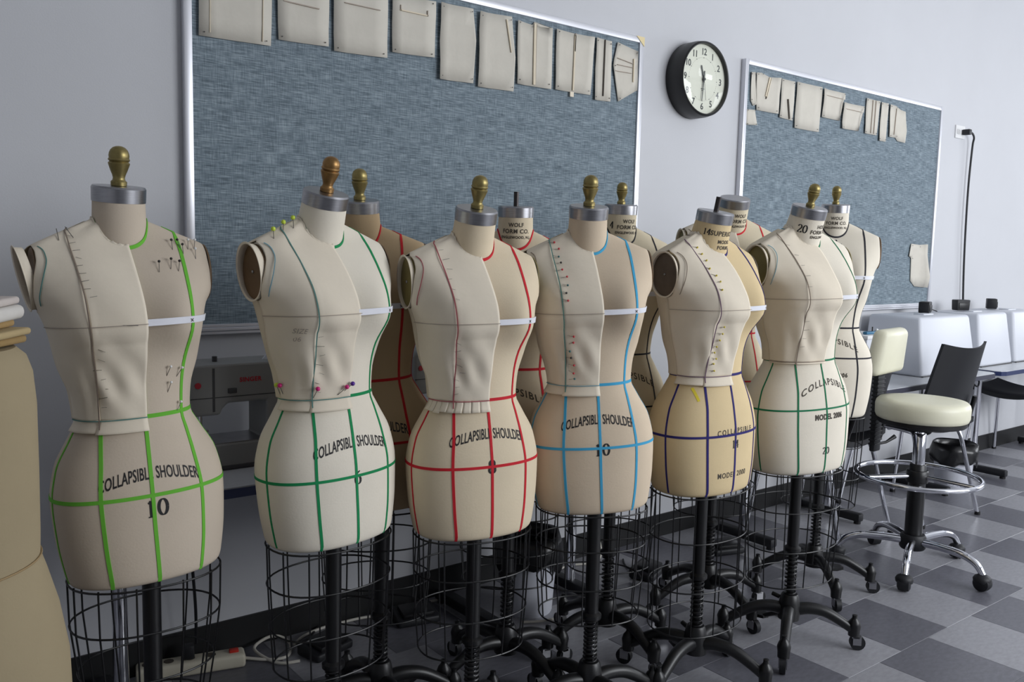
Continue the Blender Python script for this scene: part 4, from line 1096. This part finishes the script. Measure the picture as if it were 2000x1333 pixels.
# ------------------------------------------------------------------ black chairs
def shell_chair(x, y, rz, label, pad=False, back=True):
    """faces +y in its own frame; backrest at -y"""
    r = empty('black_chair', (x, y, 0), rz); tag(r, label, 'chair', 'black chairs at the tables')
    n, m_ = 14, 12
    def sheet(fn, t, nm, mt):
        top = [fn(i/n, j/m_) for i in range(n+1) for j in range(m_+1)]
        vs = top + [Vector(p)-Vector(t) for p in top]; K = len(top); fs = []
        for i in range(n):
            for j in range(m_):
                q = i*(m_+1)+j; fs.append((q, q+1, q+m_+2, q+m_+1)); fs.append((K+q, K+q+m_+1, K+q+m_+2, K+q+1))
        for i in range(n):
            q = i*(m_+1); fs.append((q, q+m_+1, K+q+m_+1, K+q)); q += m_; fs.append((q, K+q, K+q+m_+1, q+m_+1))
        for j in range(m_):
            fs.append((j, K+j, K+j+1, j+1)); q = n*(m_+1)+j; fs.append((q, q+1, K+q+1, K+q))
        return MB().add(vs, fs).build(nm, mt, r, angle=50)
    def seat(u, v):
        xx = (u-.5)*(.44-.05*v); yy = -.20+.42*v
        zz = .452+.035*(2*u-1)**2 - .05*max(0, v-.75)**2*16*.25 - .012*math.sin(v*PI)
        return (xx, yy, zz)
    sheet(seat, (0,0,.026), 'seat', M_matte)
    if back:
        def bk(u, v):
            wv = .40-.05*v; xx = (u-.5)*wv; yy = -.205-.085*v**1.1 + .045*(2*u-1)**2
            return (xx, yy, .50+.345*v + .022*(2*u-1)**2*v)
        sheet(bk, (0,.014,0), 'backrest', M_matte)
        for sx in (-1, 1): MB().tube(smooth_path([(sx*.14,-.05,.43),(sx*.15,-.19,.435),(sx*.15,-.215,.50),(sx*.145,-.24,.60)]), .011, 10).build('back_support', M_black, r)
    for sx in (-1, 1):
        MB().tube(smooth_path([(sx*.23,-.25,.0),(sx*.205,-.19,.25),(sx*.185,-.15,.405),(sx*.165,-.10,.428),(sx*.165,.10,.428),(sx*.185,.15,.405),(sx*.205,.18,.25),(sx*.225,.215,.0)], 5), .0105, 10).build('leg_frame', M_chrome, r)
        for yy, xx in ((-.25,.23), (.215,.225)): MB().cyl((sx*xx,yy,0), (sx*xx,yy,.016), .0135, 10).build('foot', M_black, r)
    MB().cyl((-.17,0,.425), (.17,0,.425), .009, 10).build('crossbar', M_chrome, r)
    if pad:
        mb = MB().rbox(-.150, .150, -.030, .030, -.097, .09, .026, 4)
        mb.v = [(px*(1-.20*(pz+.09)/.18), py+.05*(2*px/.3)**2*.5, pz) for px, py, pz in mb.v]
        o = mb.build('cream_back_pad', M_cream, r); o.location = (-.155, -.385, .878); o.rotation_euler = (.12, 0, .10)
        o['label'] = 'cream vinyl back pad'
        st = MB().rbox(-.030, .030, -.012, .012, .45, .86, .008, 2).build('ribbed_stem', M_matte, r); st.location = (-.14, -.33, 0)
        for q in range(18): MB().rbox(-.032, .032, -.0145, .0145, .48+q*.017, .487+q*.017, .002, 1).build('rib', M_matte, st)
        MB().tube([(.10,-.20,.42),(.17,-.23,.43),(.21,-.25,.455)], [.006,.006,.010], 10).build('lever', M_black, r)
    return r
shell_chair(4.225, -.40, -.10, 'black shell chair with chrome legs behind the drafting stool')
shell_chair(3.53, -.34, .05, 'black chair with a cream back pad behind the size 20 form', pad=True)
shell_chair(5.86, -.26, PI/2, 'black seat on chrome legs at the right edge under the table', back=False)

# ------------------------------------------------------------------ waste bins
def bin_(x, y, label, h=.25, r0=.085, r1=.105):
    r = empty('waste_bin', (x, y, 0)); tag(r, label, 'bin', 'white waste bins under the tables')
    MB().lathe([(1e-7,.002),(r0,.0),(r0+.003,.006),(r1,h),(r1-.004,h),(r0-.002,.01),(1e-7,.008)], 32).build('bucket', mat('white_plastic', (205,207,216), .4), r)
    n = 36; vs = []; fs = []
    prof = [(r1-.012,h-.06),(r1-.004,h+.004),(r1+.006,h+.010),(r1+.014,h-.03),(r1+.017,h-.085),(r1+.012,h-.10)]
    for k, (rr, z) in enumerate(prof):
        for j in range(n):
            a = 2*PI*j/n; w_ = 1+.05*math.sin(a*5+k)*(k > 1); dz = (.018*math.sin(a*3+1)+.010*math.sin(a*7)) if k > 3 else 0
            vs.append((rr*w_*math.cos(a), rr*w_*math.sin(a), z+dz))
    fs = [(k*n+j, k*n+(j+1) % n, (k+1)*n+(j+1) % n, (k+1)*n+j) for k in range(len(prof)-1) for j in range(n)]
    o = MB().add(vs, fs).build('liner', M_bag, r, angle=180); md = o.modifiers.new('t', 'SOLIDIFY'); md.thickness = .0012
    return r
bin_(4.82, -.36, 'white waste bin with black liner below the right tables')
bin_(1.872, -.28, 'white waste bin with black liner under the table behind the blue-taped form', h=.27)

# ------------------------------------------------------------------ floor clutter under the tables
def foot_control(x, y, rz, label):
    r = empty('foot_control', (x, y, 0), rz); tag(r, label, 'foot pedal')
    mb = MB().rbox(-.075, .075, -.05, .05, 0, .045, .012, 3); mb.v = [(px, py, pz*(1.0 if py > 0 else .62)) for px, py, pz in mb.v]
    mb.build('pedal_body', M_matte, r)
    MB().rbox(-.055, .055, -.038, .036, .030, .050, .006, 2).build('tread', M_black, r).rotation_euler = (.16, 0, 0)
    MB().tube(smooth_path([(0,.05,.01),(.02,.09,.006),(.06,.12,.005),(.10,.14,.005)]), .004, 6).build('cable', M_matte, r)
    return r
foot_control(1.155, -.175, .3, 'black sewing foot pedal on the floor behind the green-taped form')
foot_control(1.50, -.14, -.2, 'black sewing foot pedal on the floor behind the red-taped form')
foot_control(2.46, -.30, .4, 'black sewing foot pedal on the floor behind the yellowed form')
foot_control(2.93, -.30, -.3, 'black sewing foot pedal on the floor below the size 20 form')
PS = empty('power_strip', (.80, -.075, 0), -.25); tag(PS, 'beige power strip with red switch on the floor behind the first form', 'power strip')
MB().rbox(-.17, .13, -.03, .03, 0, .042, .010, 3).build('strip_body', mat('beige_plastic', (196,190,172), .5), PS)
for q in range(4):
    MB().cyl((-.14+q*.058,0,.0425), (-.14+q*.058,0,.0435), .014, 14).build('socket', M_inkgrey, PS)
MB().rbox(.085, .112, -.010, .010, .040, .050, .003, 2).build('switch', mat('red_switch', (190,40,24), .35), PS)
MB().rbox(-.045, -.012, -.016, .016, .043, .085, .006, 2).build('plug', M_matte, PS)
def floor_cord(pts, rad, mt, label, nm='floor_cord'):
    o = MB().tube(smooth_path(pts, 8), rad, 8).build(nm, mt); tag(o, label, 'cord'); return o
floor_cord([(.93,-.10,.012),(.99,-.14,.006),(1.04,-.15,.006),(1.075,-.10,.006),(1.085,-.05,.007),(1.06,-.03,.02),(1.02,-.03,.022),(.97,-.07,.016),(1.00,-.17,.006),(1.06,-.20,.006)], .0048, M_cord, 'white cord looped beside the beige power strip')
floor_cord([(1.09,-.09,.006),(1.14,-.05,.006),(1.22,-.028,.006),(1.34,-.03,.006),(1.44,-.05,.006),(1.56,-.04,.006),(1.70,-.06,.006)], .0048, M_cord, 'white cord running along the baseboard behind the tan form')
floor_cord([(2.16,-.09,.006),(2.26,-.06,.006),(2.36,-.09,.006),(2.45,-.05,.006),(2.46,-.03,.06),(2.44,-.02,.12)], .0045, M_cord, 'white cord rising up the wall behind the blue-taped form')
floor_cord([(1.78,-.37,.006),(1.84,-.40,.006),(1.92,-.41,.006),(1.99,-.36,.006)], .0045, M_cord, 'short white cord on the floor beside the waste bin')
floor_cord([(.735,-.20,.60),(.74,-.17,.52),(.765,-.12,.42),(.775,-.11,.32),(.785,-.10,.20),(.79,-.085,.09)], .0045, M_matte, 'black machine cord dropping to the beige power strip')
floor_cord([(5.02,-.30,.62),(5.04,-.33,.57),(5.08,-.34,.545),(5.12,-.33,.57),(5.13,-.30,.62)], .0045, M_matte, 'black cord looping under the right table')

# ------------------------------------------------------------------ padded form at the left edge, with folded cloth on it
PF = empty('padded_form', (.071, -1.040, 0)); tag(PF, 'large dull cream padded form at the left edge, cropped by the frame', 'padded form')
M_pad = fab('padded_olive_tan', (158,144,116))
prof = [(.10,.36),(.17,.37),(.20,.42),(.210,.50),(.207,.60),(.194,.68),(.178,.74),(.170,.765)]
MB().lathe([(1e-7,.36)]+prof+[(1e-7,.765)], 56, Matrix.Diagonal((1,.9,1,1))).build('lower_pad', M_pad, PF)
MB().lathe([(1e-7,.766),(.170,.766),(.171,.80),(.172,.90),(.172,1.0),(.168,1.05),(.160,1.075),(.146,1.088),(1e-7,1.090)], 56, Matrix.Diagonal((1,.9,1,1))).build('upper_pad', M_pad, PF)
MB().tube([(.1715*math.cos(2*PI*i/64), .1545*math.sin(2*PI*i/64), .766) for i in range(64)], .0016, 6, closed=True).build('seam', mat('seam_thread', (150,128,92), .8), PF)
MB().cyl((0,0,.03), (0,0,.37), .024, 20).build('pole', M_black, PF)
MB().lathe([(.20,.0),(.20,.012),(.16,.022),(.03,.035),(1e-7,.036)], 40).build('base_disc', M_black, PF)
z = 1.0908
cl = [('olive brown', (150,124,80), .012), ('pale olive', (172,152,112), .011), ('tan', (164,136,90), .012), ('off-white', (206,202,196), .022), ('pale pink-grey', (196,186,180), .012)]
for i, (nm, c, h) in enumerate(cl):
    mb = MB().rbox(-.13, .115+.012*math.sin(i*2.3), -.10, .10, 0, h, h*.42, 3)
    o = mb.build('folded_cloth', mat('cloth_'+nm.replace(' ', '_'), c, .9, var=.05, vscale=20, bump=.3, bscale=60)); o.location = (.085, -1.048, z); o.rotation_euler = (0, 0, -.60+.05*i)
    tag(o, 'folded %s cloth, %s in the stack on the padded form' % (nm, ('lowest', 'second from below', 'middle', 'second from above', 'uppermost')[i]), 'folded cloth', 'folded cloths stacked at the left edge')
    z += h+.0003
o = MB().rbox(-.10, .072, -.03, .03, 0, .012, .003, 2).build('wood_strip', mat('brown_wood', (112,84,70), .6, var=.2, vscale=30)); o.location = (.07, -1.035, z); o.rotation_euler = (0, 0, -.6)
tag(o, 'brown wooden strip lying on top of the folded cloth stack', 'wood strip')
